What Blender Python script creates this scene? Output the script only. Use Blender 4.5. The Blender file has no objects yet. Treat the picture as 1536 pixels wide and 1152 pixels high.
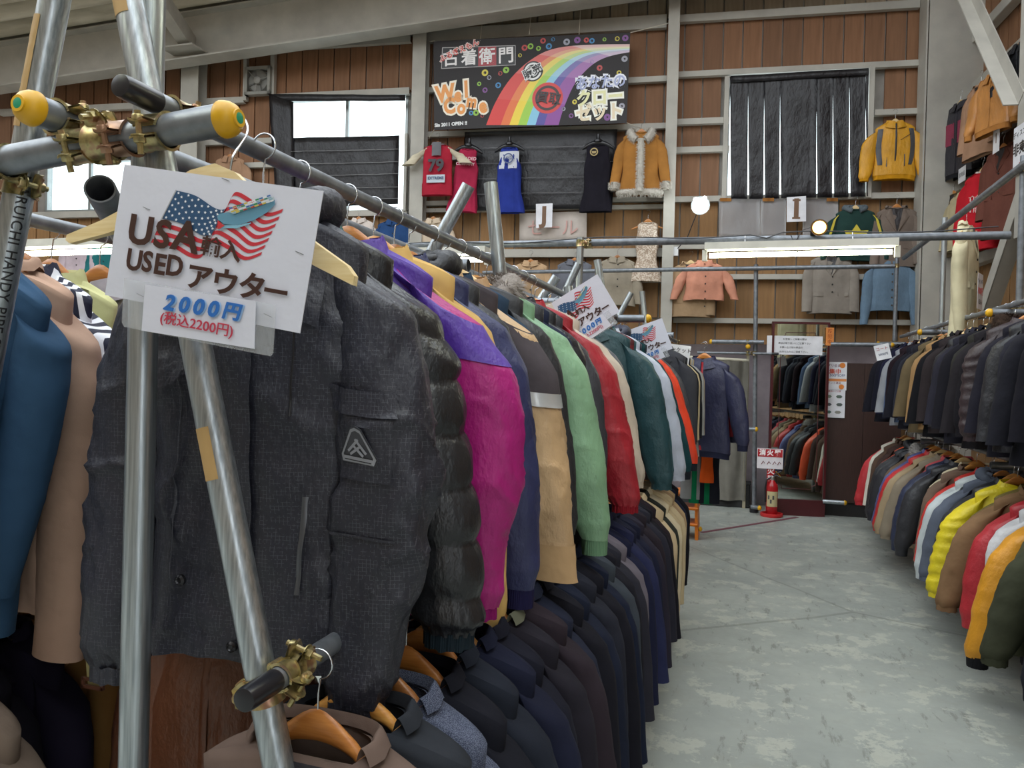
import bpy, math, random
from mathutils import Vector, Matrix, noise
PI = math.pi
SC = bpy.context.scene
COL = SC.collection
# ------------------------------------------------------------------ camera, light, exposure
F_PX, VPX, VPY, ROLL, EYE = 1150.0, 1119.0, 571.0, 0.025, 1.5
_d = Vector(((VPX-768)/F_PX, (VPY-576)/F_PX, 1.0)).normalized()
_u = Vector((math.sin(ROLL), -math.cos(ROLL), 0.0))
_u.z = -(_u.x*_d.x+_u.y*_d.y)/_d.z
_u.normalize()
_r = _d.cross(-_u).normalized()
if _r.x < 0: _r = -_r
CM = Matrix((( _r.x, _d.x, _u.x), (_r.y, _d.y, _u.y), (_r.z, _d.z, _u.z)))   # world -> camera (x right, y down, z forward)
cam = bpy.data.cameras.new('camera'); camo = bpy.data.objects.new('camera', cam); COL.objects.link(camo)
cam.sensor_width = 36.0; cam.lens = 36.0*F_PX/1536.0; cam.clip_start = 0.05; cam.clip_end = 200
_rt = CM.transposed()
R3 = Matrix((_rt @ Vector((1, 0, 0)), _rt @ Vector((0, -1, 0)), _rt @ Vector((0, 0, -1)))).transposed()
camo.matrix_world = Matrix.Translation((0, 0, EYE)) @ R3.to_4x4()
SC.camera = camo
world = bpy.data.worlds.new('overcast_sky'); SC.world = world; world.use_nodes = True
bg = world.node_tree.nodes['Background']
bg.inputs[0].default_value = (0.90, 0.96, 1.0, 1); bg.inputs[1].default_value = 2.0
SC.view_settings.view_transform = 'Standard'; SC.view_settings.look = 'None'
SC.view_settings.gamma = 1.0; SC.view_settings.use_curve_mapping = False
SC.view_settings.exposure = 0.75

def ray(px, py): return _rt @ Vector(((px-768)/F_PX, (py-576)/F_PX, 1.0))
def on_plane(px, py, n, k):
    n = Vector(n); w = ray(px, py); o = Vector((0, 0, EYE)); return o + w*((k-n.dot(o))/n.dot(w))
def PY(px, py, y): return on_plane(px, py, (0, 1, 0), y)
def PX(px, py, x): return on_plane(px, py, (1, 0, 0), x)
def PZ(px, py, z): return on_plane(px, py, (0, 0, 1), z)

# ------------------------------------------------------------------ materials
def lin(h):
    h = h.lstrip('#'); o = []
    for i in (0, 2, 4):
        c = int(h[i:i+2], 16)/255.0
        o.append(c/12.92 if c <= 0.04045 else ((c+0.055)/1.055)**2.4)
    return (o[0], o[1], o[2], 1.0)
class NT:
    def __init__(s, name):
        s.m = bpy.data.materials.new(name); s.m.use_nodes = True
        s.t = s.m.node_tree; s.b = s.t.nodes['Principled BSDF']
    def n(s, typ, **kw):
        x = s.t.nodes.new(typ)
        for k, v in kw.items():
            if k.startswith('i_'):
                kk = k[2:]; x.inputs[int(kk) if kk.isdigit() else kk].default_value = v
            else: setattr(x, k, v)
        return x
    def l(s, a, b): s.t.links.new(a, b)
    def obj(s, scale=(1, 1, 1), rot=(0, 0, 0)):
        c = s.n('ShaderNodeTexCoord'); m = s.n('ShaderNodeMapping')
        m.inputs['Scale'].default_value = scale; m.inputs['Rotation'].default_value = rot
        s.l(c.outputs['Object'], m.inputs[0]); return m.outputs[0]
    def noise(s, vec, scale, detail=3, rough=0.55):
        x = s.n('ShaderNodeTexNoise'); x.inputs['Scale'].default_value = scale
        x.inputs['Detail'].default_value = detail; x.inputs['Roughness'].default_value = rough
        s.l(vec, x.inputs['Vector']); return x.outputs['Fac']
    def ramp(s, fac, stops):
        r = s.n('ShaderNodeValToRGB'); e = r.color_ramp.elements
        while len(e) < len(stops): e.new(0.5)
        for i, (p, c) in enumerate(stops):
            e[i].position = p; e[i].color = c if len(c) == 4 else (*c, 1)
        s.l(fac, r.inputs[0]); return r.outputs[0]
    def mix(s, fac, a, b, mode='MIX'):
        x = s.n('ShaderNodeMix', data_type='RGBA', blend_type=mode)
        for v, i in ((fac, 0), (a, 6), (b, 7)):
            if hasattr(v, 'links'): s.l(v, x.inputs[i])
            else: x.inputs[i].default_value = v
        return x.outputs[2]
    def math(s, op, a, b=0.0, c=None):
        x = s.n('ShaderNodeMath', operation=op)
        for i, v in enumerate((a, b) if c is None else (a, b, c)):
            if hasattr(v, 'links'): s.l(v, x.inputs[i])
            else: x.inputs[i].default_value = v
        return x.outputs[0]
    def bump(s, h, strength, dist=0.01, prev=None):
        x = s.n('ShaderNodeBump'); x.inputs['Strength'].default_value = strength; x.inputs['Distance'].default_value = dist
        s.l(h, x.inputs['Height'])
        if prev is not None: s.l(prev, x.inputs['Normal'])
        return x.outputs[0]
    def set(s, color=None, rough=None, metal=None, normal=None, **kw):
        for k, v in (('Base Color', color), ('Roughness', rough), ('Metallic', metal), ('Normal', normal)):
            if v is None: continue
            if hasattr(v, 'links'): s.l(v, s.b.inputs[k])
            else: s.b.inputs[k].default_value = v
        for k, v in kw.items(): s.b.inputs[k.replace('_', ' ')].default_value = v
        return s.m
_mc = {}
def plain(hexc, rough=0.6, metal=0.0, name='paint'):
    k = ('p', hexc, rough, metal)
    if k not in _mc:
        t = NT(name); v = t.obj()
        n = t.noise(v, 7.0, 4)
        c = t.mix(1.0, lin(hexc), t.ramp(n, [(0.3, (0.86, 0.86, 0.86)), (0.7, (1.08, 1.08, 1.08))]), 'MULTIPLY')
        _mc[k] = t.set(c, rough, metal)
    return _mc[k]
def ink(hexc, rough=0.35):
    k = ('i', hexc, rough)
    if k not in _mc:
        t = NT('printed_ink'); _mc[k] = t.set(lin(hexc), rough)
    return _mc[k]
def emit(hexc, strength):
    k = ('e', hexc, strength)
    if k not in _mc:
        t = NT('lamp_glow'); t.set((0.8, 0.8, 0.8, 1), 0.4); t.b.inputs['Emission Color'].default_value = lin(hexc); t.b.inputs['Emission Strength'].default_value = strength
        _mc[k] = t.m
    return _mc[k]
def fabric(hexc, kind='nylon', hex2=None):
    """procedural cloth: kind picks the weave, wrinkles and gloss"""
    k = ('f', hexc, kind, hex2)
    if k in _mc: return _mc[k]
    t = NT('cloth_'+kind); v = t.obj(); c = lin(hexc)
    base = t.mix(1.0, c, t.ramp(t.noise(v, 5.0, 3), [(0.3, (0.82, 0.82, 0.82)), (0.7, (1.12, 1.12, 1.12))]), 'MULTIPLY')
    rough = 0.6; sheen = 0.0; coat = 0.0; spec = 0.35
    if kind in ('nylon', 'ripstop', 'leather', 'satin'):
        vv = t.obj((1.0, 1.0, 0.55), (0.25, 0.1, 0.35))
        w = t.noise(vv, 11.0, 5, 0.6); w2 = t.noise(v, 42.0, 3, 0.6)
        rr_ = t.n('ShaderNodeTexNoise', noise_type='RIDGED_MULTIFRACTAL'); rr_.inputs['Scale'].default_value = 5.0; rr_.inputs['Detail'].default_value = 4.0; t.l(vv, rr_.inputs['Vector'])
        nb = t.bump(w, 0.5, 0.03); nb = t.bump(rr_.outputs['Fac'], 0.5, 0.010, nb); nb = t.bump(w2, 0.25, 0.005, nb)
        rough = {'nylon': 0.5, 'ripstop': 0.48, 'leather': 0.36, 'satin': 0.38}[kind]
        spec = 0.5
        if kind == 'ripstop':
            sx = t.n('ShaderNodeSeparateXYZ'); t.l(v, sx.inputs[0])
            fx = t.math('FRACT', t.math('MULTIPLY', sx.outputs[0], 150.0)); fz = t.math('FRACT', t.math('MULTIPLY', sx.outputs[2], 150.0))
            ln = t.math('MAXIMUM', t.math('LESS_THAN', fx, 0.10), t.math('LESS_THAN', fz, 0.10))
            br = t.math('GREATER_THAN', t.noise(t.obj((1, 1, 1)), 110.0, 2), 0.5)
            ln = t.math('MULTIPLY', ln, br)
            ln = t.math('MULTIPLY', ln, 0.20)
            base = t.mix(ln, base, lin(hex2 or '8a8a90'))
    elif kind in ('wool', 'tweed', 'cotton', 'denim'):
        w = t.noise(v, 8.0, 3); w2 = t.noise(v, 420.0, 2)
        nb = t.bump(w, 0.35, 0.03); nb = t.bump(w2, 0.25, 0.001, nb)
        rough = 0.85; sheen = 0.0; spec = 0.12
        if kind == 'tweed':
            f = t.math('GREATER_THAN', t.noise(v, 800.0, 1), 0.53); base = t.mix(t.math('MULTIPLY', f, 0.55), base, lin(hex2 or '9a9ca6'))
        if kind == 'denim':
            f = t.noise(t.obj((1, 1, 0.3)), 90.0, 3); base = t.mix(t.math('MULTIPLY', f, 0.45), base, lin(hex2 or '8aa6c0'))
    elif kind in ('stripe', 'plaid', 'pinstripe', 'sequin', 'floral'):
        sx = t.n('ShaderNodeSeparateXYZ'); t.l(v, sx.inputs[0])
        if kind == 'stripe':
            a = t.math('ADD', t.math('MULTIPLY', sx.outputs[0], 38.0), t.math('MULTIPLY', sx.outputs[2], 9.0))
            f = t.math('GREATER_THAN', t.math('FRACT', a), 0.5); base = t.mix(f, base, lin(hex2))
        elif kind == 'pinstripe':
            f = t.math('LESS_THAN', t.math('FRACT', t.math('MULTIPLY', sx.outputs[0], 60.0)), 0.12); base = t.mix(t.math('MULTIPLY', f, 0.6), base, lin(hex2))
        elif kind == 'plaid':
            f1 = t.math('LESS_THAN', t.math('FRACT', t.math('MULTIPLY', sx.outputs[0], 14.0)), 0.45)
            f2 = t.math('LESS_THAN', t.math('FRACT', t.math('MULTIPLY', sx.outputs[2], 14.0)), 0.45)
            f = t.math('MULTIPLY', t.math('ADD', f1, f2), 0.5); base = t.mix(f, base, lin(hex2))
        else:
            f = t.math('GREATER_THAN', t.noise(v, 60.0 if kind == 'sequin' else 28.0, 2), 0.52); base = t.mix(f, base, lin(hex2))
        nb = t.bump(t.noise(v, 9.0, 4), 0.5, 0.03); rough = 0.7
        if kind == 'sequin': rough = 0.35
    elif kind == 'fur':
        w = t.noise(v, 160.0, 4, 0.7); nb = t.bump(w, 0.9, 0.01); rough = 0.95; spec = 0.1
        base = t.mix(t.noise(v, 40.0, 3), base, lin(hex2 or hexc))
    elif kind == 'rib':
        sx = t.n('ShaderNodeSeparateXYZ'); t.l(v, sx.inputs[0])
        s_ = t.math('SINE', t.math('MULTIPLY', t.math('ADD', sx.outputs[0], sx.outputs[1]), 1100.0)); nb = t.bump(s_, 0.4, 0.002); rough = 0.85; spec = 0.2
    t.b.inputs['Specular IOR Level'].default_value = spec
    if sheen: t.b.inputs['Sheen Weight'].default_value = sheen
    _mc[k] = t.set(base, rough, None, nb)
    return _mc[k]
def M_steel(kind='galv'):
    k = ('steel', kind)
    if k in _mc: return _mc[k]
    t = NT('steel_'+kind); v = t.obj()
    if kind == 'galv':      # shiny zinc with long draw streaks
        n = t.noise(t.obj((30, 30, 1.0)), 6.0, 4); s2 = t.noise(v, 60, 3)
        c = t.ramp(n, [(0.3, lin('8f979c')), (0.7, lin('c3cacf'))])
        m = t.set(c, t.math('ADD', t.math('MULTIPLY', s2, 0.22), 0.24), 0.85, t.bump(t.noise(t.obj((90, 90, 2)), 8, 2), 0.12, 0.001))
    elif kind == 'grey':    # duller blue-grey pipe
        n = t.noise(v, 22, 5); n2 = t.noise(v, 150, 2)
        c = t.ramp(n, [(0.3, lin('6c7177')), (0.7, lin('8d9299'))])
        m = t.set(c, t.math('ADD', t.math('MULTIPLY', n2, 0.2), 0.3), 0.55)
    elif kind == 'brass':   # yellow passivated clamps, oxidised in places
        n = t.noise(v, 45, 4)
        c = t.ramp(n, [(0.32, lin('7d7350')), (0.5, lin('b8ab7c')), (0.68, lin('a8806a'))])
        m = t.set(c, 0.34, 0.85)
    elif kind == 'wire':
        m = t.set(lin('c9ccd0'), 0.22, 0.95)
    elif kind == 'beam':    # grey-green primer paint
        n = t.noise(v, 3.0, 5)
        c = t.ramp(n, [(0.3, lin('a29e96')), (0.7, lin('b7b3a9'))]); m = t.set(c, 0.55)
    _mc[k] = m; return m
def M_wood(hexa, hexb, rough=0.35, scale=(1, 14, 14)):
    k = ('wood', hexa, hexb, rough, scale)
    if k in _mc: return _mc[k]
    t = NT('varnished_wood'); n = t.noise(t.obj(scale), 9.0, 5, 0.6)
    _mc[k] = t.set(t.ramp(n, [(0.35, lin(hexa)), (0.65, lin(hexb))]), rough, None, t.bump(n, 0.08, 0.002))
    return _mc[k]

# ------------------------------------------------------------------ mesh builder
class MB:
    def __init__(s): s.v = []; s.f = []; s.mi = []; s.cur = 0
    def add(s, vs, fs):
        o = len(s.v); s.v += [tuple(p) for p in vs]; s.f += [tuple(i+o for i in f) for f in fs]; s.mi += [s.cur]*len(fs); return s
    def box(s, c, d, M=None, ch=0.0):
        x, y, z = d[0]/2, d[1]/2, d[2]/2; c = Vector(c)
        if ch > 0:
            k = ch; vs = []; 
            for sz, in ((-1,), (1,)):
                pass
            pts = []
            for sx in (-1, 1):
                for sy in (-1, 1):
                    for sz in (-1, 1):
                        pts.append((sx*(x-k), sy*(y-k), sz*z)); pts.append((sx*(x-k), sy*y, sz*(z-k))); pts.append((sx*x, sy*(y-k), sz*(z-k)))
            def I(sx, sy, sz, q): return ((sx > 0)*4+(sy > 0)*2+(sz > 0))*3+q
            fs = []
            for sz in (-1, 1): fs.append([I(-1, -1, sz, 0), I(1, -1, sz, 0), I(1, 1, sz, 0), I(-1, 1, sz, 0)])
            for sy in (-1, 1): fs.append([I(-1, sy, -1, 1), I(1, sy, -1, 1), I(1, sy, 1, 1), I(-1, sy, 1, 1)])
            for sx in (-1, 1): fs.append([I(sx, -1, -1, 2), I(sx, 1, -1, 2), I(sx, 1, 1, 2), I(sx, -1, 1, 2)])
            for sy in (-1, 1):
                for sz in (-1, 1): fs.append([I(-1, sy, sz, 0), I(1, sy, sz, 0), I(1, sy, sz, 1), I(-1, sy, sz, 1)])
            for sx in (-1, 1):
                for sz in (-1, 1): fs.append([I(sx, -1, sz, 0), I(sx, 1, sz, 0), I(sx, 1, sz, 2), I(sx, -1, sz, 2)])
                for sy in (-1, 1): fs.append([I(sx, sy, -1, 1), I(sx, sy, 1, 1), I(sx, sy, 1, 2), I(sx, sy, -1, 2)])
            for sx in (-1, 1):
                for sy in (-1, 1):
                    for sz in (-1, 1): fs.append([I(sx, sy, sz, 0), I(sx, sy, sz, 1), I(sx, sy, sz, 2)])
            vs = [Vector(p) for p in pts]
        else:
            vs = [Vector((sx*x, sy*y, sz*z)) for sx in (-1, 1) for sy in (-1, 1) for sz in (-1, 1)]
            fs = [(0, 1, 3, 2), (4, 6, 7, 5), (0, 4, 5, 1), (2, 3, 7, 6), (0, 2, 6, 4), (1, 5, 7, 3)]
        if M is not None: vs = [M @ p for p in vs]
        return s.add([p+c for p in vs], fs)
    def tube(s, pts, r, seg=12, cap=True, squash=None, ref=(0, 0, 1)):
        pts = [Vector(p) for p in pts]; n = len(pts)
        rr = r if hasattr(r, '__len__') else [r]*n
        ref = Vector(ref); vs = []; prev = None
        for i, p in enumerate(pts):
            t = (pts[min(i+1, n-1)]-pts[max(i-1, 0)]).normalized()
            if prev is None:
                a = t.cross(ref)
                if a.length < 1e-3: a = t.cross(Vector((1, 0, 0)))
                a.normalize()
            else:
                a = prev - t*prev.dot(t)
                a.normalize()
            prev = a; b = t.cross(a)
            for k in range(seg):
                q = 2*PI*k/seg; sb = squash if squash else 1.0
                vs.append(p + a*(rr[i]*math.cos(q)) + b*(rr[i]*sb*math.sin(q)))
        fs = []
        for i in range(n-1):
            for k in range(seg):
                k2 = (k+1) % seg; fs.append((i*seg+k, i*seg+k2, (i+1)*seg+k2, (i+1)*seg+k))
        if cap: fs.append(tuple(range(seg))[::-1]); fs.append(tuple((n-1)*seg+k for k in range(seg)))
        return s.add(vs, fs)
    def grid(s, fn, nu, nv, closed=False):
        vs = [fn(i/nu, j/nv) for j in range(nv+1) for i in range(nu+(0 if closed else 1))]
        w = nu if closed else nu+1; fs = []
        for j in range(nv):
            for i in range(nu):
                i2 = (i+1) % w if closed else i+1
                fs.append((j*w+i, j*w+i2, (j+1)*w+i2, (j+1)*w+i))
        return s.add(vs, fs)
    def sheet(s, fn, nu, nv, th):
        """double skinned sheet: fn(u,v)->(Vector), thickness th along y"""
        o = len(s.v)
        s.grid(fn, nu, nv); s.grid(lambda u, v: Vector(fn(u, v))+Vector((0, th, 0)), nu, nv)
        w = nu+1; h = (nu+1)*(nv+1); fs = []
        for i in range(nu): fs += [(o+i, o+i+1, o+h+i+1, o+h+i), (o+nv*w+i, o+nv*w+i+1, o+h+nv*w+i+1, o+h+nv*w+i)]
        for j in range(nv): fs += [(o+j*w, o+(j+1)*w, o+h+(j+1)*w, o+h+j*w), (o+j*w+nu, o+(j+1)*w+nu, o+h+(j+1)*w+nu, o+h+j*w+nu)]
        s.f += fs; s.mi += [s.cur]*len(fs); return s
    def prism(s, poly, y0, y1, fn=None):
        """polygon in x,z extruded from y0 to y1"""
        n = len(poly); f = fn or (lambda x, y, z: Vector((x, y, z)))
        vs = [f(x, y0, z) for x, z in poly]+[f(x, y1, z) for x, z in poly]
        fs = [tuple(range(n)), tuple(range(2*n-1, n-1, -1))]+[(i, (i+1) % n, n+(i+1) % n, n+i) for i in range(n)]
        return s.add(vs, fs)
    def lathe(s, prof, seg=24, M=None):
        M = M or Matrix.Identity(4); n = len(prof)
        vs = [M @ Vector((r*math.cos(2*PI*k/seg), r*math.sin(2*PI*k/seg), z)) for r, z in prof for k in range(seg)]
        fs = [(i*seg+k, i*seg+(k+1) % seg, (i+1)*seg+(k+1) % seg, (i+1)*seg+k) for i in range(n-1) for k in range(seg)]
        fs.append(tuple(range(seg))[::-1]); fs.append(tuple((n-1)*seg+k for k in range(seg)))
        return s.add(vs, fs)
    def mesh(s, name, mats=None, smooth=True, angle=40):
        me = bpy.data.meshes.new(name); me.from_pydata(s.v, [], s.f); 
        if mats is None: me.materials.append(None)
        else:
            for m in (mats if isinstance(mats, (list, tuple)) else [mats]): me.materials.append(m)
        if any(s.mi): me.polygons.foreach_set('material_index', s.mi)
        if smooth:
            me.polygons.foreach_set('use_smooth', [True]*len(me.polygons))
            if angle and angle < 180: me.set_sharp_from_angle(angle=math.radians(angle))
        me.update(); return me
    def build(s, name, mat, parent=None, smooth=True, angle=40, label=None, M=None):
        return link(name, s.mesh(name, mat, smooth, angle), parent, label=label, M=M)
def link(name, data, parent=None, mat=None, label=None, M=None):
    o = bpy.data.objects.new(name, data); COL.objects.link(o)
    if parent is not None: o.parent = parent
    if M is not None: o.matrix_local = M
    if mat is not None:
        o.material_slots[0].link = 'OBJECT'; o.material_slots[0].material = mat
    if label: o['label'] = label
    return o
_labels = set()
def thing(name, label, cat, M=None, group=None, data=None):
    o = bpy.data.objects.new(name, data); COL.objects.link(o)
    if data is None: o.empty_display_size = 0.05
    if M is not None: o.matrix_world = M if isinstance(M, Matrix) else Matrix.Translation(M)
    if label in _labels and not group: print('DUPLICATE LABEL', label)
    _labels.add(label)
    n = len(label.split())
    if n > 16 or n < 4: print('LABEL LENGTH', n, label)
    o['label'] = label; o['category'] = cat
    if group: o['group'] = group
    return o
def structure(o): o['kind'] = 'structure'; return o
_tc = {}
def text_obj(body, parent, mat, M, size=0.1, ext=0.0004, bold=0.0, shear=0.0, name='lettering', align='CENTER', sx=1.0, label=None, spacing=1.0):
    """flat printed lettering as a thin mesh; the text's plane is local xz facing -y"""
    k = (body, size, ext, bold, shear, align, spacing)
    if k not in _tc:
        c = bpy.data.curves.new('lettering', 'FONT'); c.body = body; c.size = size; c.extrude = ext; c.offset = bold; c.shear = shear
        c.align_x = align; c.align_y = 'CENTER'; c.resolution_u = 3; c.space_character = spacing
        o = bpy.data.objects.new('tmp', c); COL.objects.link(o)
        dg = bpy.context.evaluated_depsgraph_get(); me = bpy.data.meshes.new_from_object(o.evaluated_get(dg))
        bpy.data.objects.remove(o); bpy.data.curves.remove(c); me.name = 'lettering'
        me.materials.clear(); me.materials.append(None); _tc[k] = me
    X = Matrix.Rotation(PI/2, 4, 'X')
    o = link(name, _tc[k], parent, mat, label, M @ X @ Matrix.Scale(sx, 4, (1, 0, 0)))
    return o
def T(x, y, z): return Matrix.Translation((x, y, z))
def RZ(a): return Matrix.Rotation(a, 4, 'Z')
def RX(a): return Matrix.Rotation(a, 4, 'X')
def RY(a): return Matrix.Rotation(a, 4, 'Y')
def nz(*a): return noise.noise(Vector(a))
def smooth01(x): x = max(0.0, min(1.0, x)); return x*x*(3-2*x)
def lerp_tab(tab, x):
    if x <= tab[0][0]: return tab[0][1]
    for (a, va), (b, vb) in zip(tab, tab[1:]):
        if x <= b:
            q = (x-a)/(b-a); q = q*q*(3-2*q); return va+(vb-va)*q
    return tab[-1][1]
# ------------------------------------------------------------------ garments
# local frame of a garment: origin where the hook meets the rail, x across the shoulders, z up, front faces -y
ZN = -0.135
class Garment:
    """one parametric garment shape; every part is a mesh made once and shared by its copies"""
    def __init__(s, kind, seed=0, hi=1, **kw):
        s.kind = kind; s.seed = seed; s.hi = hi
        P = dict(L=0.70, sw=0.215, cw=0.225, ww=0.215, hw=0.235, d=0.060, dh=0.060, neck=0.082, slope=0.27, sl=0.60, out=0.045, rx=0.078,
                 rx1=0.055, ry=0.052, ry1=0.042, wr=0.010, puff=0, fold=0.008, cuff='plain', collar='stand', rib=0, front='zip', fwd=-0.02, elbow=0.0, vneck=0.0, inn=0.0, dip=0.0)
        if kind == 'blazer': P.update(neck=0.092, slope=0.33, L=0.68, wr=0.003, fold=0.004, collar='lapel', front='button', rx=0.070, rx1=0.052, out=0.012, sl=0.60, ww=0.20, fwd=-0.03)
        elif kind == 'coat': P.update(L=0.92, wr=0.004, fold=0.010, collar='lapel', front='button', hw=0.26, rx=0.075, rx1=0.060, out=0.02, sl=0.61)
        elif kind == 'puffer': P.update(L=0.66, puff=9, wr=0.005, rx=0.09, rx1=0.068, ry=0.068, ry1=0.055, d=0.080, dh=0.07, cuff='gather', out=0.06)
        elif kind == 'windbreaker': P.update(L=0.66, wr=0.012, cuff='gather', rib=1, out=0.07, rx=0.09, rx1=0.07, elbow=0.03)
        elif kind == 'bomber': P.update(L=0.64, wr=0.008, cuff='rib', rib=1, out=0.055, rx=0.085, rx1=0.062)
        elif kind == 'hooded': P.update(L=0.72, wr=0.009, cuff='gather', collar='hood', out=0.055, rx=0.085, rx1=0.065)
        elif kind == 'fur': P.update(L=0.68, wr=0.006, cuff='rib', collar='fur', out=0.05, rx=0.085, rx1=0.062)
        elif kind == 'shirt': P.update(L=0.66, wr=0.009, fold=0.010, cuff='plain', collar='shirt', front='button', rx=0.068, rx1=0.045, d=0.04, dh=0.045, out=0.04)
        elif kind == 'sweat': P.update(L=0.64, wr=0.007, cuff='rib', rib=1, collar='crew', front='none', rx=0.08, rx1=0.05, d=0.05)
        elif kind == 'jersey': P.update(L=0.64, sl=0.22, rx=0.085, rx1=0.09, cuff='none', collar='crew', front='button', d=0.04, out=0.07)
        elif kind == 'dress': P.update(L=0.82, sw=0.13, cw=0.15, ww=0.13, hw=0.22, sl=0, collar='none', front='none', d=0.05, dh=0.07, neck=0.06, vneck=0.0, fold=0.016, slope=0.2)
        P.update(kw); s.P = P
        s.parts = None
    def wd(s, v):
        P = s.P
        w = lerp_tab([(0, P['sw']), (0.12, P['sw']*0.97), (0.3, P['cw']), (0.6, P['ww']), (1, P['hw'])], v)
        d = lerp_tab([(0, P['d']*0.62), (0.22, P['d']), (0.6, P['d']*0.92), (1, P['dh'])], v)
        return w, d
    def zdrop(s, x, w, v):
        P = s.P; a = abs(x)
        r = P['slope']*max(0.0, a-P['neck']) + 0.016*(a/max(w, 0.01))**6
        return r*(1-0.82*smooth01(v*1.6))
    def disp(s, x, z, side):
        P = s.P; v = max(0.0, min(1.0, (ZN-z)/P['L'])); sd = s.seed*7.3+side*31
        f = P['fold']*(0.25+v)*math.sin(x*38+sd+3*nz(x*3, z*2, sd))
        n = nz(x*5+sd, z*2.6, sd*0.7)*1.0 + 0.35*nz(x*13+z*6, z*7, sd)
        r = 1-abs(nz(x*5+z*4, z*5-x*6, sd+5))*3.4; r2 = 1-abs(nz(x*7-z*5, z*4+x*3, sd+15))*4.0
        q = P['wr']*(n*0.6+max(0.0, r)**2*0.55+max(0.0, r2)**2*0.35)
        if P['puff']:
            ph = v*P['puff']+0.15*nz(x*3, z*2, sd); q += 0.016*abs(math.sin(PI*ph))**0.6-0.006+0.004*nz(x*25, z*8, sd)
        return f+q
    def pt(s, th, k):
        """th angle, k<0 shoulder rings (-1..0), k 0..1 body"""
        P = s.P; c, sn = math.cos(th), math.sin(th)
        if k < 0:
            q = 1+k; w = P['neck']+(P['sw']-P['neck'])*q; d = 0.040+(P['d']*0.62-0.040)*q**0.8; v = 0.0
        else: w, d = s.wd(k); v = k
        e = 2/2.6
        x = w*math.copysign(abs(c)**e, c); y = d*math.copysign(abs(sn)**e, sn)
        if k < 0: z = ZN - s.zdrop(x, P['sw'], 0) + (0.012 if sn > 0 else -(0.018+P['dip'])*(1-abs(x)/max(w, 1e-3)))*(1-q)
        else: z = ZN - s.zdrop(x, w, v) - v*P['L'] + (0.008*nz(x*6, s.seed*3.1, 2) if v > 0.97 else 0)
        if k > 0:
            dd = s.disp(x, z, 1 if sn > 0 else 0)*smooth01(k*6); y += math.copysign(dd, sn)*abs(sn)**0.5; x += c*dd*0.6
        return Vector((x, y, z))
    def front(s, x, z, off=0.004):
        P = s.P; v = max(0.0, min(1.0, (ZN - z - 0.02)/P['L']))
        if v <= 0.02: w, d = P['sw'], P['d']*0.62
        else: w, d = s.wd(v)
        q = max(0.0, 1-(min(abs(x), w*0.99)/w)**2.6)**(1/2.6)
        return Vector((x, -d*q - s.disp(x, z, 0)*smooth01(v*6)*q**0.5 - off, z))
    def body(s):
        m = MB(); nt = (26, 40, 72)[s.hi]; nk = (16, 26, 60)[s.hi]; ns = 4
        def fn(u, j):
            jj = j*(ns+nk)
            k = -1+jj/ns if jj < ns else (jj-ns)/nk
            return s.pt(2*PI*u, k)
        m.grid(fn, nt, ns+nk, closed=True)
        # turned hem lip
        def lip(u, q):
            p = s.pt(2*PI*u, 1.0); return Vector((p.x*(1-0.06*q), p.y*(1-0.2*q), p.z-0.004*math.sin(q*PI)+0.02*q))
        m.grid(lip, nt, 2, closed=True)
        return m
    def sfun(s, side, t, th, grow=0.0):
        P = s.P; sw = P['sw']; zs = ZN - s.zdrop(sw*0.93, sw, 0)
        a = min(1.0, t/0.10)
        px = sw-0.085+0.085*smooth01(a)+P['out']*(t**0.9)*1.6 - (P['inn'] if side > 0 else P['inn']*P.get('innl', 1.0))*t*t + P['elbow']*math.sin(PI*min(1, t*1.3))*0.6
        py = P['fwd']*t*t*1.2
        pz = zs+0.004-0.026*a*a - (t*(P['sl']-0.03))
        rx = lerp_tab([(0, P['rx']*0.50), (0.10, P['rx']*0.92), (0.25, P['rx']), (0.6, P['rx']*0.92), (1, P['rx1'])], t)
        ry = lerp_tab([(0, P['ry']*0.55), (0.12, P['ry']), (0.6, P['ry']*0.95), (1, P['ry1'])], t)
        if P['cuff'] == 'gather' and t > 0.95: q = (t-0.95)/0.05; rx *= 1-0.28*q; ry *= 1-0.2*q
        if P['cuff'] == 'rib' and t > 0.93: q = (t-0.93)/0.07; rx *= 1-0.30*q; ry *= 1-0.22*q
        sd = s.seed*5.1+side*17
        fade = smooth01(t*5)
        cx_, sx_ = math.cos(th), math.sin(th)
        w = P['wr']*(0.55*nz(cx_*0.8+sd, t*3.2, sx_*0.8+sd) + 0.35*nz(cx_*1.4+sd, t*9+cx_, sx_*1.4) + 0.55*max(0.0, 1-abs(nz(cx_*1.1+t*3, t*7-sx_*0.9, sd+9+sx_))*3.4)**2*(0.35+0.9*math.exp(-((t-0.55)/0.2)**2)))*fade
        if P['puff']:
            ph = t*P['puff']*0.95+0.16*nz(cx_*0.7+sd, t*4, sx_*0.7); q = abs(math.sin(PI*ph)); w += (0.016*q**0.6-0.006 + 0.004*nz(cx_*5+sd, ph*1.5, sx_*5)*(1.2-q))*fade*(1 if t < 0.97 else 0)
        if P['cuff'] == 'gather' and t > 0.88: w += 0.004*math.sin(th*14+sd)*((t-0.88)/0.12)
        rx += w+grow; ry += w*0.8+grow
        ang = lerp_tab([(0, 0.95), (0.10, 0.42), (0.3, 0.10), (1, 0.06)], t)   # ring tilt so the cap flows off the shoulder
        c, sn = math.cos(th), math.sin(th)
        lx = rx*c
        return Vector((side*(px+lx*math.cos(ang)), py+ry*sn, pz+ (-lx*math.sin(ang) if t < 0.3 else -lx*math.sin(ang))))
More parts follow.
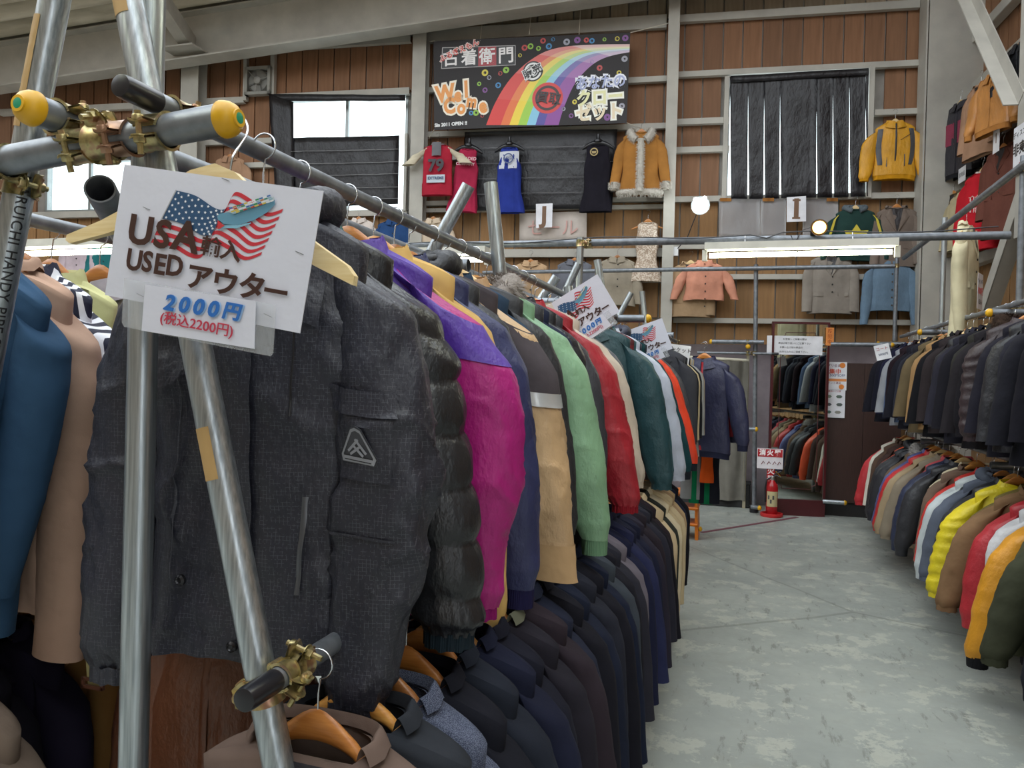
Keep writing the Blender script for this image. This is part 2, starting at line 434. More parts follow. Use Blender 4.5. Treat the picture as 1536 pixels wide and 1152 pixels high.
    def sleeve(s, side, flip=False):
        m = MB(); ns = (14, 20, 44)[s.hi]; nt = (16, 28, 90)[s.hi]
        m.grid(lambda u, v: s.sfun(side, v, 2*PI*u), ns, nt, closed=True)
        m.grid(lambda u, v: s.sfun(side, 1-0.03*v, 2*PI*u, -0.004*min(1, v*3)-0.002), ns, 3, closed=True)
        m.add([s.sfun(side, 0, 2*PI*k/ns) for k in range(ns)], [tuple(range(ns))])
        return m
    def cuff(s, side):
        m = MB(); ns = (16, 32, 64)[s.hi]; P = s.P
        if P['cuff'] == 'rib':
            def f(u, v):
                th = 2*PI*u; c = s.sfun(side, 1.0, 0)*0.5+s.sfun(side, 1.0, PI)*0.5; r = 1+0.03*math.cos(th*ns/2)
                return Vector((c.x+P['rx1']*0.68*math.cos(th)*r*(1-0.06*v), c.y+P['ry1']*0.76*math.sin(th)*r*(1-0.06*v), c.z+0.006-0.055*v))
            m.grid(f, ns, 4, closed=True)
        elif P['cuff'] == 'gather':
            def f(u, v):
                th = 2*PI*u; c = s.sfun(side, 1.0, 0)*0.5+s.sfun(side, 1.0, PI)*0.5; r = 1+0.05*math.sin(th*15+s.seed)
                return Vector((c.x+P['rx1']*0.72*math.cos(th)*r, c.y+P['ry1']*0.8*math.sin(th)*r, c.z+0.004-0.032*v+0.002*math.sin(th*9)))
            m.grid(f, ns, 3, closed=True)
        else:
            m.grid(lambda u, v: s.sfun(side, 0.90+0.105*v, 2*PI*u, 0.0025), ns, 4, closed=True)
        return m
    def hemband(s):
        m = MB(); nt = (26, 48, 90)[s.hi]
        def f(u, v):
            p = s.pt(2*PI*u, 1.0); r = 1-0.05*smooth01(v*2)+0.012*math.cos(u*2*PI*nt/2)
            return Vector((p.x*r, p.y*r*0.95, p.z+0.006-0.055*v))
        m.grid(f, nt, 4, closed=True); return m
    def collar(s):
        m = MB(); P = s.P; k = P['collar']; n = P['neck']; sd = s.seed
        def neck(th, r=1.0, dz=0.0): 
            p = s.pt(th, -1); return Vector((p.x*r, p.y*r+0.004, p.z+dz))
        if k in ('stand', 'crew', 'shirt'):
            h = {'stand': 0.024, 'crew': 0.014, 'shirt': 0.024}[k]; a0 = {'stand': 0.16, 'crew': 0.0, 'shirt': 0.1}[k]
            def f(u, v):
                th = -PI/2+a0+(2*PI-2*a0)*u; q = 1-0.10*math.sin(v*PI)*0+0.05*v; wob = 0.006*nz(u*6, v*2, sd)
                dz = h*v*(1-(0.35*math.exp(-((u-0.5)/0.5)**2)*0)) - (0.01 if k == 'stand' else 0)
                return neck(th, q+wob*4, dz)
            m.grid(f, 32, 5)
            m.grid(lambda u, v: f(u, 1-v)*1.0+Vector((0, 0, 0.0)) if v < 0.01 else neck(-PI/2+a0+(2*PI-2*a0)*u, 0.93-0.02*v, h*(1-v*0.9)), 32, 3)
        if k in ('shirt', 'stand'):
            wd_ = 1.0 if k == 'shirt' else 1.35; h0 = h
            def g(u, v):
                th = -PI/2+0.05+(2*PI-0.1)*u; fr = max(0.0, -math.sin(th))
                p = neck(th, 1.05+(0.30*v+0.22*v*fr)*wd_+0.07*nz(u*5+sd, v*2, sd)*v, h0-(0.048*v+0.02*v*fr)*wd_+0.012*nz(u*4, v, sd+3)*v); return p
            m.grid(g, 36, 4)
        if k == 'lapel':
            def g(u, v):     # rolled collar round the back of the neck down onto the chest
                th = -0.55+(PI+1.10)*u; bk = max(0.0, math.sin(th))
                q = 1.02+0.02*v+0.34*v*(1-0.35*bk); dz = (0.030*math.sin(min(1, v*2.2)*PI/2)) - 0.050*v*v*(0.6+0.6*bk)
                return neck(th, q, dz+0.002)
            m.grid(g, 30, 6)
            for sx in (-1, 1):
                zb = ZN-0.30 if s.kind == 'blazer' else ZN-0.24
                def lap(u, v, sx=sx, zb=zb):
                    z0_ = ZN-0.022-P['dip']*0.6; z = z0_+(zb-z0_)*v
                    xi = 0.060*(1-v)+0.004; notch = 0.024*(1-smooth01(abs(v-0.16)/0.05)) if v < 0.21 else 0
                    xo = 0.085+0.045*smooth01(v/0.22)-notch if v < 0.22 else 0.130-(0.126)*((v-0.22)/0.78)**1.15
                    x = xi+(max(xo, xi+0.002)-xi)*u
                    if v < 0.05: x = min(x, 0.10)
                    p = s.front(sx*x, z-0.3*max(0, x-n)*(1-v), 0.008+0.009*math.sin(PI*min(1, u*1.0))*(1-v*0.6)); return p
                m.grid(lap, 8, 22)
                m.grid(lambda u, v, lap=lap: lap(1.0, v)+Vector((0, 0.012*u, 0)), 1, 22)
        if k == 'hood':
            R = []; rad = []
            for i in range(33):
                th = -PI/2+0.30+(2*PI-0.60)*i/32; bk = max(0.0, math.sin(th)); fr = max(0.0, -math.sin(th))
                p = neck(th, 1.30+0.10*bk, 0.016-0.035*fr-0.012*bk); p.y += 0.02*bk; R.append(p); rad.append(0.024+0.020*bk+0.008*(1-fr)+0.007*nz(i*0.9, sd, 1)+0.003*math.sin(i*2.1))
            m.tube(R, rad, 16)
            for (q0, dz0) in ((0.30, 0.010), (0.75, 0.030)):      # overlapping soft folds
                R2 = [neck(-PI/2+q0+(2*PI-2*q0)*i/24, 1.12+0.03*math.sin(i), dz0) for i in range(25)]; m.tube(R2, [0.014+0.004*nz(i*0.8, sd, q0) for i in range(25)], 10)
        if k == 'fur':
            rng = random.Random(sd); R = []
            for i in range(25):
                th = -PI/2+0.25+(2*PI-0.5)*i/24; fr = max(0.0, -math.sin(th)); p = neck(th, 1.55+0.35*fr, 0.012-0.05*fr)
                if fr > 0.6: p.z -= 0.06*(fr-0.6)/0.4
                R.append(p)
            m.tube(R, [0.040+0.010*nz(i*0.7, sd, 1) for i in range(25)], 12)
            for i in range(3200):
                j = rng.uniform(0, 23.99); a = int(j); p = R[a].lerp(R[a+1], j-a); t = (R[a+1]-R[a]).normalized()
                n1 = t.cross(Vector((0, 0, 1))).normalized(); n2 = t.cross(n1); q = rng.uniform(0, 2*PI); dd = n1*math.cos(q)+n2*math.sin(q)
                b = p+dd*0.034; tip = p+dd*(0.055+rng.uniform(0, 0.016))+t*rng.uniform(-0.015, 0.015)+Vector((0, 0, -0.012)); w = t*0.0022
                m.add([b-w, b+w, tip], [(0, 1, 2)])
        return m
    def lining(s):
        m = MB(); zb = (ZN-0.29) if s.kind == 'blazer' else ZN-0.23
        def f(u, v):
            z = ZN-0.012+(zb-(ZN-0.012))*v; x = (u*2-1)*0.062*(1-v); return s.front(x, z, 0.004)
        m.grid(f, 6, 10); return m
    def placket(s, w=0.010):
        m = MB(); z0 = ZN-0.02; z1 = ZN-s.P['L']+0.01; n = (14, 30, 70)[s.hi]
        m.grid(lambda u, v: s.front((u*2-1)*w, z0+(z1-z0)*v, 0.004+0.003*math.sin(PI*u)), 4, n); return m
    def button(s, x, z, r=0.009):
        m = MB(); p = s.front(x, z, 0.0); M = T(p.x, p.y-0.004, p.z) @ RX(PI/2)
        m.lathe([(r*0.4, -0.004), (r, -0.002), (r, 0.003), (r*0.8, 0.005), (r*0.3, 0.003)], 12, M); return m
    def flap(s, x0, x1, z, h=0.045):
        m = MB(); m.grid(lambda u, v: s.front(x0+(x1-x0)*u, z-h*v-(0.006*math.sin(PI*u) if v > .9 else 0), 0.005+0.003*v), 8, 4)
        m.grid(lambda u, v: s.front(x0+(x1-x0)*u, z-h, 0.008-0.009*v), 8, 1); return m
    def get(s):
        """[(part name, mesh, material key)]"""
        if s.parts is not None: return s.parts
        P = s.P; L = [('body', s.body().mesh('body', None, angle=180), 'body')]
        if P['sl'] > 0:
            for sd in (-1, 1):
                L.append(('sleeve', s.sleeve(sd).mesh('sleeve', None, angle=180), 'sleeve'))
                if P['cuff'] in ('rib', 'gather'): L.append(('cuff', s.cuff(sd).mesh('cuff', None, angle=180), 'trim'))
        if P['rib']: L.append(('waistband', s.hemband().mesh('waistband', None, angle=180), 'trim'))
        if P['collar'] != 'none':
            nm = {'hood': 'hood', 'fur': 'fur_collar'}.get(P['collar'], 'collar')
            L.append((nm, s.collar().mesh(nm, None, angle=60), 'collar'))
        if P['collar'] == 'lapel': L.append(('lining', s.lining().mesh('lining', None), 'lining'))
        if P['front'] == 'zip': L.append(('zip_placket', s.placket().mesh('zip_placket', None), 'zip'))
        if P['front'] == 'button':
            zb = ZN-0.31 if s.kind == 'blazer' else ZN-0.25
            if s.kind == 'shirt': zs = [ZN-0.08-0.09*i for i in range(6)]
            elif s.kind == 'jersey': zs = []
            else: zs = [zb-0.09*i for i in range(2 if s.kind == 'blazer' else 3)]
            if s.hi >= 1:
                for z in zs: L.append(('button', s.button(0.012, z).mesh('button', None), 'button'))
                if s.kind in ('blazer', 'coat'):
                    for sx in (-1, 1): L.append(('pocket_flap', s.flap(sx*0.07, sx*0.19, ZN-0.43).mesh('pocket_flap', None), 'body'))
        s.parts = L; return L

# ------------------------------------------------------------------ hangers
def hanger_meshes(kind):
    m = MB(); n = 15
    if kind in ('thick', 'broad'):      # broad contoured shop hanger
        def f(u, v):
            s = v*2-1; a = abs(s); x = s*0.215; zc = -0.102-0.056*smooth01(a*0.205/(0.15 if kind == 'broad' else 0.10))-0.34*max(0.0, a*0.205-0.07)-0.012*a; x = s*0.205
            hh = 0.012*(1-0.3*a**2)+0.014*math.exp(-(s/0.24)**2); hy = 0.009+0.004*a**1.5; yc = -0.004*a*a
            if a > 0.93: q = (a-0.93)/0.07; hh *= math.sqrt(max(0.02, 1-q*q)); hy *= math.sqrt(max(0.02, 1-q*q))
            th = 2*PI*u; return Vector((x, yc+hy*math.cos(th), zc+hh*math.sin(th)))
        m.grid(f, 12, 30, closed=True)
    else:                    # flat thinner board hanger
        def f(u, v):
            s = v*2-1; a = abs(s); x = s*0.205; zc = -0.108-0.050*smooth01(a*0.205/0.10)-0.34*max(0.0, a*0.205-0.07)-0.012*a; hh = 0.011*(1-0.15*a)+0.012*math.exp(-(s/0.18)**2); hy = 0.006
            if a > 0.93: q = (a-0.93)/0.07; hh *= math.sqrt(max(0.02, 1-q*q))
            th = 2*PI*u; c, sn = math.cos(th), math.sin(th)
            return Vector((x, hy*math.copysign(abs(c)**.5, c), zc+hh*math.copysign(abs(sn)**.6, sn)))
        m.grid(f, 12, 30, closed=True)
    wood = m.mesh('hanger_arms', None, angle=50)
    h = MB(); pts = [(0, 0, -0.092), (0, 0, -0.060)]
    for i in range(15):
        a = -PI/2+0.15+i*(PI*1.33)/14; pts.append((0.024*math.cos(a)*1.0, 0, -0.004+0.024*math.sin(a)))
    pts[1] = (0, 0, -0.052)
    h.tube(pts, 0.0018, 6)
    hook = h.mesh('hook', None, angle=60)
    b = MB(); b.tube([(-0.15, 0.0, -0.215), (0.15, 0.0, -0.215)], 0.005, 8); bar = b.mesh('trouser_bar', None)
    return wood, hook, bar
# ------------------------------------------------------------------ setting
WA = math.radians(5.9); WN = Vector((-math.sin(WA), math.cos(WA), 0)); WU = Vector((math.cos(WA), math.sin(WA), 0)); WD = 9.75
WM = Matrix(((WU.x, WN.x, 0, WN.x*WD), (WU.y, WN.y, 0, WN.y*WD), (0, 0, 1, 0), (0, 0, 0, 1)))   # wall frame: x along, y into the wall, z up
def W(px, py, off=0.0):
    p = on_plane(px, py, WN, WD-off); return p.dot(WU), p.z
def WT(u, off, z): return WM @ T(u, -off, z)
def wscale(px, py, off=0.0): return abs(W(px+20, py, off)[0]-W(px-20, py, off)[0])/40      # metres per pixel
CU, _ = W(1447, 400)                      # corner of back and side wall
RO = WM @ Vector((CU, 0, 0))
RM = Matrix(((-WN.x, WU.x, 0, RO.x), (-WN.y, WU.y, 0, RO.y), (0, 0, 1, 0), (0, 0, 0, 1)))     # side wall frame: x towards camera, y into the wall
def RW(px, py, off=0.0):
    p = on_plane(px, py, WU, RO.dot(WU)-off); q = p-RO; return q.dot(-WN), p.z

# floor
def floor_mat():
    t = NT('painted_concrete'); v = t.obj()
    n1 = t.noise(v, 0.7, 5, 0.6); n2 = t.noise(v, 5.0, 6, 0.65); n3 = t.noise(t.obj((1, 0.25, 1), (0, 0, 0.5)), 14.0, 6, 0.7)
    c = t.ramp(n1, [(0.3, lin('868b87')), (0.7, lin('a1a59e'))])
    c = t.mix(t.ramp(n2, [(0.52, (0, 0, 0)), (0.75, (0.35, 0.35, 0.35))]), c, lin('8d8c80'))
    c = t.mix(t.ramp(n3, [(0.58, (0, 0, 0)), (0.64, (0.55, 0.55, 0.55))]), c, lin('64665f'))
    m = t.ramp(t.noise(v, 4.2, 7, 0.75), [(0.54, (0, 0, 0)), (0.58, (0.62, 0.62, 0.62)), (0.75, (0.3, 0.3, 0.3))])
    c = t.mix(m, c, lin('b3b4a8'))
    w = t.n('ShaderNodeTexVoronoi', feature='DISTANCE_TO_EDGE'); w.inputs['Scale'].default_value = 0.22
    wv = t.mix(0.45, v, t.n('ShaderNodeTexNoise', i_Scale=1.3, i_Detail=5.0).outputs['Color']); t.l(wv, w.inputs['Vector'])
    cr = t.math('LESS_THAN', w.outputs['Distance'], 0.0014); c = t.mix(t.math('MULTIPLY', cr, 0.35), c, lin('55564f'))
    r = t.ramp(n2, [(0.3, (0.30, 0.30, 0.30)), (0.7, (0.62, 0.62, 0.62))])
    return t.set(c, r, None, t.bump(n2, 0.12, 0.01), Specular_IOR_Level=0.4)
m = MB(); m.box((-4.2, 3.6, -0.1), (15.4, 15.2, 0.2)); o = structure(m.build('floor', floor_mat(), smooth=False)); o['label'] = 'worn grey green painted concrete floor with scuffs and cracks'
m = MB(); p0 = PZ(1052, 799, 0.0); p1 = PZ(1196, 776, 0.0); d = (p1-p0).normalized(); nn = Vector((-d.y, d.x, 0))*0.024
m.add([p0-nn+Vector((0, 0, .001)), p1-nn+Vector((0, 0, .001)), p1+nn+Vector((0, 0, .001)), p0+nn+Vector((0, 0, .001)), p0-nn+Vector((0, 0, .003)), p1-nn+Vector((0, 0, .003)), p1+nn+Vector((0, 0, .003)), p0+nn+Vector((0, 0, .003))], [(4, 5, 6, 7), (0, 1, 5, 4), (1, 2, 6, 5), (2, 3, 7, 6), (3, 0, 4, 7)])
o = m.mesh('floor_tape', plain('6a3a44', 0.7)); thing('floor_tape', 'dark maroon tape line stuck on the floor in front of the mirror', 'tape', data=o)

# windows on the back wall (u0,u1,z0,z1)
u0, z1 = W(428, 146); u1, z0 = W(607, 322); WIN1 = (u0, u1, z0, z1)
u0, z1 = W(1092, 114); u1, z0 = W(1306, 296); WIN2 = (u0, u1, z0+0.02, z1)
u0, z0 = W(64, 318); u1, z1 = W(196, 246); WIN3 = (u0, u1, z0, z1+0.1)
def board_mat(a, b, nm='plywood_board'):
    t = NT(nm); v = t.obj((9, 9, 0.8)); oi = t.n('ShaderNodeObjectInfo')
    n = t.noise(v, 2.2, 5, 0.6); c = t.ramp(n, [(0.3, lin(a)), (0.7, lin(b))])
    c = t.mix(1.0, c, t.ramp(oi.outputs['Random'], [(0, (0.80, 0.80, 0.82)), (1, (1.12, 1.08, 1.04))]), 'MULTIPLY')
    blot = t.noise(t.obj(), 1.6, 4); c = t.mix(t.ramp(blot, [(0.6, (0, 0, 0)), (0.75, (0.25, 0.25, 0.25))]), c, lin('b58a5f'))
    return t.set(c, 0.72, None, t.bump(n, 0.1, 0.003))
BOARD = board_mat('7b573c', '90684b'); BOARD2 = board_mat('80603c', '9a744a'); BEIGE = board_mat('8e7f68', 'a39580')
wall = structure(link('wall_back', None)); wall.matrix_world = WM
wall['label'] = 'back wall of brown boards between grey steel girts'
bk = MB()     # steel sheet behind the boards, with the three window openings left out
ulo, uhi, ztop = -11.6, CU, 8.6
xs = sorted([ulo, uhi]+[w for q in (WIN1, WIN2, WIN3) for w in q[:2]])
for a, b in zip(xs, xs[1:]):
    cuts = [(q[2], q[3]) for q in (WIN1, WIN2, WIN3) if q[0]-1e-4 <= a and b <= q[1]+1e-4]
    zz = 0.0
    for c0, c1 in sorted(cuts): bk.box(((a+b)/2, 0.09, (zz+c0)/2), (b-a, 0.08, c0-zz)); zz = c1
    bk.box(((a+b)/2, 0.09, (zz+ztop)/2), (b-a, 0.08, ztop-zz))
bk.build('backing_sheet', plain('8b8680', 0.6), wall, smooth=False)
pw = 0.232; bmesh_cache = {}
def board(u, z0, z1, mat, parent=wall, w=pw):
    k = (round(z1-z0, 3), round(w, 3))
    if k not in bmesh_cache:
        m = MB(); m.box((0, 0.034, (z1-z0)/2), (w-0.018, 0.03, z1-z0-0.004)); bmesh_cache[k] = m.mesh('board', None, smooth=False)
    link('board', bmesh_cache[k], parent, mat, M=T(u, 0, z0))
zrow = [0.0, 2.25, 3.72, 5.93]
ZB = W(1200, 17)[1]
i = 0; u = uhi-pw/2
while u > ulo:
    rows = [(0.0, 2.24, BOARD2), (2.26, 3.70, BOARD2 if u < 1.2 and u > -6 else BOARD2), (3.72, ZB, BOARD), (ZB+0.02, 8.4, BEIGE)]
    for z0, z1, mt in rows:
        segs = [(z0, z1)]
        for q in (WIN1, WIN2, WIN3):
            if q[0] < u+pw/2 and q[1] > u-pw/2:
                ns = []
                for a, b in segs:
                    if q[2] >= b or q[3] <= a: ns.append((a, b)); continue
                    if q[2]-a > 0.03: ns.append((a, q[2]))
                    if b-q[3] > 0.03: ns.append((q[3], b))
                segs = ns
        for a, b in segs: board(u, a, b, mt)
    u -= pw
STEEL = M_steel('beam')
tn = [0]
def trim(mb, label, M=WM, mat=None):
    tn[0] += 1; o = structure(mb.build('trim_%d' % tn[0], mat or STEEL, smooth=False)); o.matrix_world = M; o['label'] = label; return o
def girt(a, b, h, label, off=0.0, dep=0.06, top=True):
    ua, za = W(*a, off+dep); ub, zb = W(*b, off+dep); m = MB(); L = ub-ua
    z = (za+zb)/2; hh = h*wscale((a[0]+b[0])/2, a[1], off+dep)
    m.box(((ua+ub)/2, -off-dep-0.004, z), (L, 0.008, hh)); m.box(((ua+ub)/2, -off-dep/2, z+hh/2-0.004), (L, dep, 0.008)); m.box(((ua+ub)/2, -off-dep/2, z-hh/2+0.004), (L, dep, 0.008))
    trim(m, label)
G = [((1010, 29), (1380, 5), 12, 'topmost grey steel girt above the strip-curtained window'), ((1010, 114), (1380, 92), 9, 'grey girt along the head of the strip-curtained window'),
     ((1010, 183), (1094, 180), 9, 'upper of two short girts beside the strip-curtained window'), ((1010, 226), (1094, 222), 9, 'lower of two short girts beside the strip-curtained window'),
     ((1312, 169), (1380, 166), 9, 'short girt above the hanging yellow jacket'), ((1010, 301), (1380, 290), 9, 'grey girt along the sill of the strip-curtained window'),
     ((1010, 416), (1385, 414), 8, 'grey girt behind the coral shirt and denim shirt'), ((1010, 481), (1385, 483), 8, 'lowest grey girt above the mirror'),
     ((1010, 371), (1385, 366), 8, 'grey girt behind the long fluorescent lamp'),
     ((637, 53), (1000, 33), 19, 'deep grey girt above the black welcome banner'), ((637, 136), (1000, 117), 8, 'grey girt behind the black welcome banner'),
     ((637, 202), (1000, 188), 8, 'grey girt just below the welcome banner'), ((640, 235), (1000, 229), 7, 'thin girt behind the printed dresses'),
     ((637, 306), (1000, 297), 7, 'upper girt of the pair below the fur-trimmed coat'), ((637, 318), (1000, 307), 6, 'lower girt of the pair below the fur-trimmed coat'),
     ((637, 382), (1000, 377), 12, 'grey girt under the white poster'), ((637, 420), (1000, 418), 8, 'girt behind the sequin dress hem'),
     ((410, 73), (616, 52), 12, 'grey girt above the half-covered window'), ((300, 153), (366, 149), 8, 'short grey girt beside the exhaust fan'), ((410, 145), (614, 137), 9, 'grey girt along the head of the half-covered window'),
     ((0, 168), (268, 156), 8, 'grey girt behind the near rack poles'), ((298, 213), (430, 211), 7, 'short girt below the exhaust fan'), ((298, 249), (430, 247), 7, 'short girt below the window tarp corner'),
     ((200, 322), (610, 322), 8, 'girt under the half-covered window'), ((0, 322), (200, 322), 8, 'girt along the sill of the far bright window'), ((120, 390), (620, 386), 9, 'girt behind the hangers of the far rack')]
for g in G: girt(*g)
def column(px, w, off, label, z1=None, dep=0.16):
    u, _ = W(px, 300, off+dep); ww = w*wscale(px, 300, off+dep); m = MB(); z1 = z1 or 7.6
    m.box((u, -off-dep, z1/2), (ww, 0.012, z1)); m.box((u, -off, z1/2), (ww, 0.012, z1)); m.box((u, -off-dep/2, z1/2), (0.012, dep, z1))
    trim(m, label)
column(624, 20, 0.06, 'grey steel column beside the welcome banner'); column(1004, 17, 0.06, 'grey steel column between the two upper windows')
column(281, 26, 0.06, 'grey steel column beside the exhaust fan', dep=0.2)
# short uprights round the windows and fan
def upright(px, py0, py1, w, label, off=0.02, dep=0.07):
    ua, za = W(px, py0, off+dep); _, zb = W(px, py1, off+dep); m = MB(); ww = w*wscale(px, py0, off+dep)
    m.box((ua, -off-dep/2, (za+zb)/2), (ww, dep, abs(za-zb))); trim(m, label)
upright(1091, 114, 300, 7, 'slim grey jamb post where the black strip curtain starts'); upright(1309, 98, 296, 8, 'slim grey jamb post beside the yellow jacket')
upright(368, 70, 150, 5, 'thin upright on the far side of the exhaust fan'); upright(409, 70, 150, 6, 'thin upright between the fan and the window tarp')
upright(609, 200, 316, 4, 'thin upright at the edge of the half-covered window')
# corner column and gusset
m = MB(); ua, _ = W(1383, 300, 0.30); ub, _ = W(1437, 300, 0.30)
m.box((CU-0.02, -0.15, 4.0), (0.02, 0.30, 8.0)); m.box(((ua+CU)/2+0.02, -0.30, 4.0), (CU-ua, 0.02, 8.0)); m.box((ua, -0.17, 4.0), (0.02, 0.26, 8.0))
trim(m, 'broad grey corner column beside the yellow jacket')
# main rafter
u0, z0 = W(-40, 141, 0.5); u1, z1 = W(920, 0, 0.5); SL = (z1-z0)/(u1-u0); hr = 0.62
def rz(u): return z0+SL*(u-u0)
m = MB(); ua, ub = -12.0, 6.0
for (za, zb, dep) in ((0.0, 0.02, 0.26), (0.02, hr-0.02, 0.016), (hr-0.02, hr, 0.26)):
    vs = [(uu, -0.5+s*dep/2, rz(uu)+zz) for uu in (ua, ub) for s in (-1, 1) for zz in (za, zb)]
    m.add(vs, [(0, 1, 3, 2), (4, 6, 7, 5), (0, 4, 5, 1), (2, 3, 7, 6), (0, 2, 6, 4), (1, 5, 7, 3)])
trim(m, 'deep grey roof rafter sloping up across the back wall')
# roof: sloping deck with rounded ribs parallel to the rafter
def roof_mat():
    t = NT('roof_deck'); n = t.noise(t.obj((0.5, 3, 3)), 3.0, 4); return t.set(t.ramp(n, [(0.3, lin('a89f8c')), (0.7, lin('cfc7b4'))]), 0.7)
m = MB(); ND = 34
def roof(u, v):
    y = 0.2-v*2.59; ph = (v*2.59/0.37) % 1.0; zz = 0.20-0.20*max(0.0, math.sin(PI*min(1.0, ph/0.78)))**0.5 if ph < 0.78 else 0.20
    uu = -14+u*21; return Vector((uu, y, rz(uu)+hr+0.02+zz))
m.grid(roof, 2, 7*24)
m.grid(lambda u, v: Vector((-14+u*21, 0.2-v*2.59, rz(-14+u*21)+hr+0.2)), 2, 2)
o = structure(m.build('ceiling', roof_mat(), angle=60)); o.matrix_world = WM; o['label'] = 'beige ribbed roof deck above the rafter'
# rest of the hall shell behind and beside the camera
SHELL = plain('8f7d68', 0.8)
m = MB(); m.box((-4.1, -4.0, 3.6), (15.4, 0.1, 7.2)); o = structure(m.build('wall_front', SHELL, smooth=False)); o['label'] = 'plain board wall behind the camera'
m = MB(); m.box((-11.75, 2.1, 3.6), (0.1, 12.2, 7.2)); o = structure(m.build('wall_left', SHELL, smooth=False)); o['label'] = 'plain board wall at the far side of the hall'
# brace under the roof and a thin rod
def bar(p, q, w, h, M=None):
    p, q = Vector(p), Vector(q); d = (q-p); L = d.length; d.normalize(); s = d.cross(Vector((0, 0, 1))).normalized(); n = s.cross(d)
    Mx = Matrix((d, s, n)).transposed(); m = MB(); 
    vs = [p+d*a+s*b+n*c for a in (0, L) for b in (-w/2, w/2) for c in (-h/2, h/2)]
    m.add(vs, [(0, 1, 3, 2), (4, 6, 7, 5), (0, 4, 5, 1), (2, 3, 7, 6), (0, 2, 6, 4), (1, 5, 7, 3)]); return m
def angle_bar(p, q, w):      # L section
    p, q = Vector(p), Vector(q); d = (q-p); L = d.length; d.normalize(); s = d.cross(Vector((0, 0, 1))).normalized(); n = s.cross(d); m = MB()
    for (b0, b1, c0, c1) in ((0, w, 0, 0.012), (0, 0.012, 0, w)):
        vs = [p+d*a+s*b+n*c for a in (0, L) for b in (b0, b1) for c in (c0, c1)]
        m.add(vs, [(0, 1, 3, 2), (4, 6, 7, 5), (0, 4, 5, 1), (2, 3, 7, 6), (0, 2, 6, 4), (1, 5, 7, 3)])
    return m
pa = on_plane(284, 66, WN, WD-0.55); pb = PZ(236, -6, pa.z+0.15)
m = bar(pa, pb, 0.16, 0.2); tn[0] += 1; o = structure(m.build('trim_%d' % tn[0], STEEL, smooth=False)); o['label'] = 'short roof brace meeting the rafter'
m = MB(); m.box((pa.x, pa.y-0.05, pa.z-0.12), (0.5, 0.4, 0.02)); tn[0] += 1; o = structure(m.build('trim_%d' % tn[0], STEEL, smooth=False)); o['label'] = 'bolted plate under the roof brace'
# side wall
rw = structure(link('wall_right', None)); rw.matrix_world = RM; rw['label'] = 'side wall of brown boards behind the wall-side rack'
m = MB(); m.box((6.5, 0.09, 4.3), (13.0, 0.08, 8.6)); m.build('backing_sheet', plain('8b8680', 0.6), rw, smooth=False)
u = pw/2
while u < 9.5:
    for z0_, z1_, mt in ((0, 2.24, BOARD2), (2.26, 3.70, BOARD2), (3.72, ZB, BOARD), (ZB+.02, 8.4, BOARD)): board(u, z0_, z1_, mt, rw)
    u += pw
def rgirt(a, label, h=0.11, dep=0.1):
    _, z = RW(*a, dep); m = MB(); m.box((4.7, -dep, z), (9.4, 0.01, h)); m.box((4.7, -dep/2, z+h/2), (9.4, dep, 0.008)); m.box((4.7, -dep/2, z-h/2), (9.4, dep, 0.008)); trim(m, label, RM)
rgirt((1470, 45), 'topmost girt of the side wall'); rgirt((1470, 122), 'side wall girt above the pink coat'); rgirt((1470, 262), 'side wall girt above the red sweatshirt')
rgirt((1500, 375), 'side wall girt below the red sweatshirt'); rgirt((1500, 190), 'side wall girt behind the tan jackets', 0.06)
# X bracing in front of the side wall and its gusset column
def rp(px, py, off): u_, z_ = RW(px, py, off); return RM @ Vector((u_, -off, z_))
for a, b, l in (((1452, -12), (1529, 158), 'upper diagonal angle brace on the side wall'), ((1530, 300), (1474, 470), 'lower diagonal angle brace on the side wall')):
    m = angle_bar(rp(*a, 0.42), rp(*b, 0.42), 0.13); tn[0] += 1; o = structure(m.build('trim_%d' % tn[0], M_steel('beam'), smooth=False)); o['label'] = l
uc, _ = RW(1527, 200, 0.42); m = MB()
m.box((uc+0.17, -0.42, 3.9), (0.34, 0.014, 2.2)); m.box((uc+0.32, -0.24, 4.0), (0.014, 0.36, 8.0)); m.box((uc+0.30, -0.42, 4.0), (0.20, 0.012, 8.0))
trim(m, 'grey column with a gusset plate on the side wall', RM)
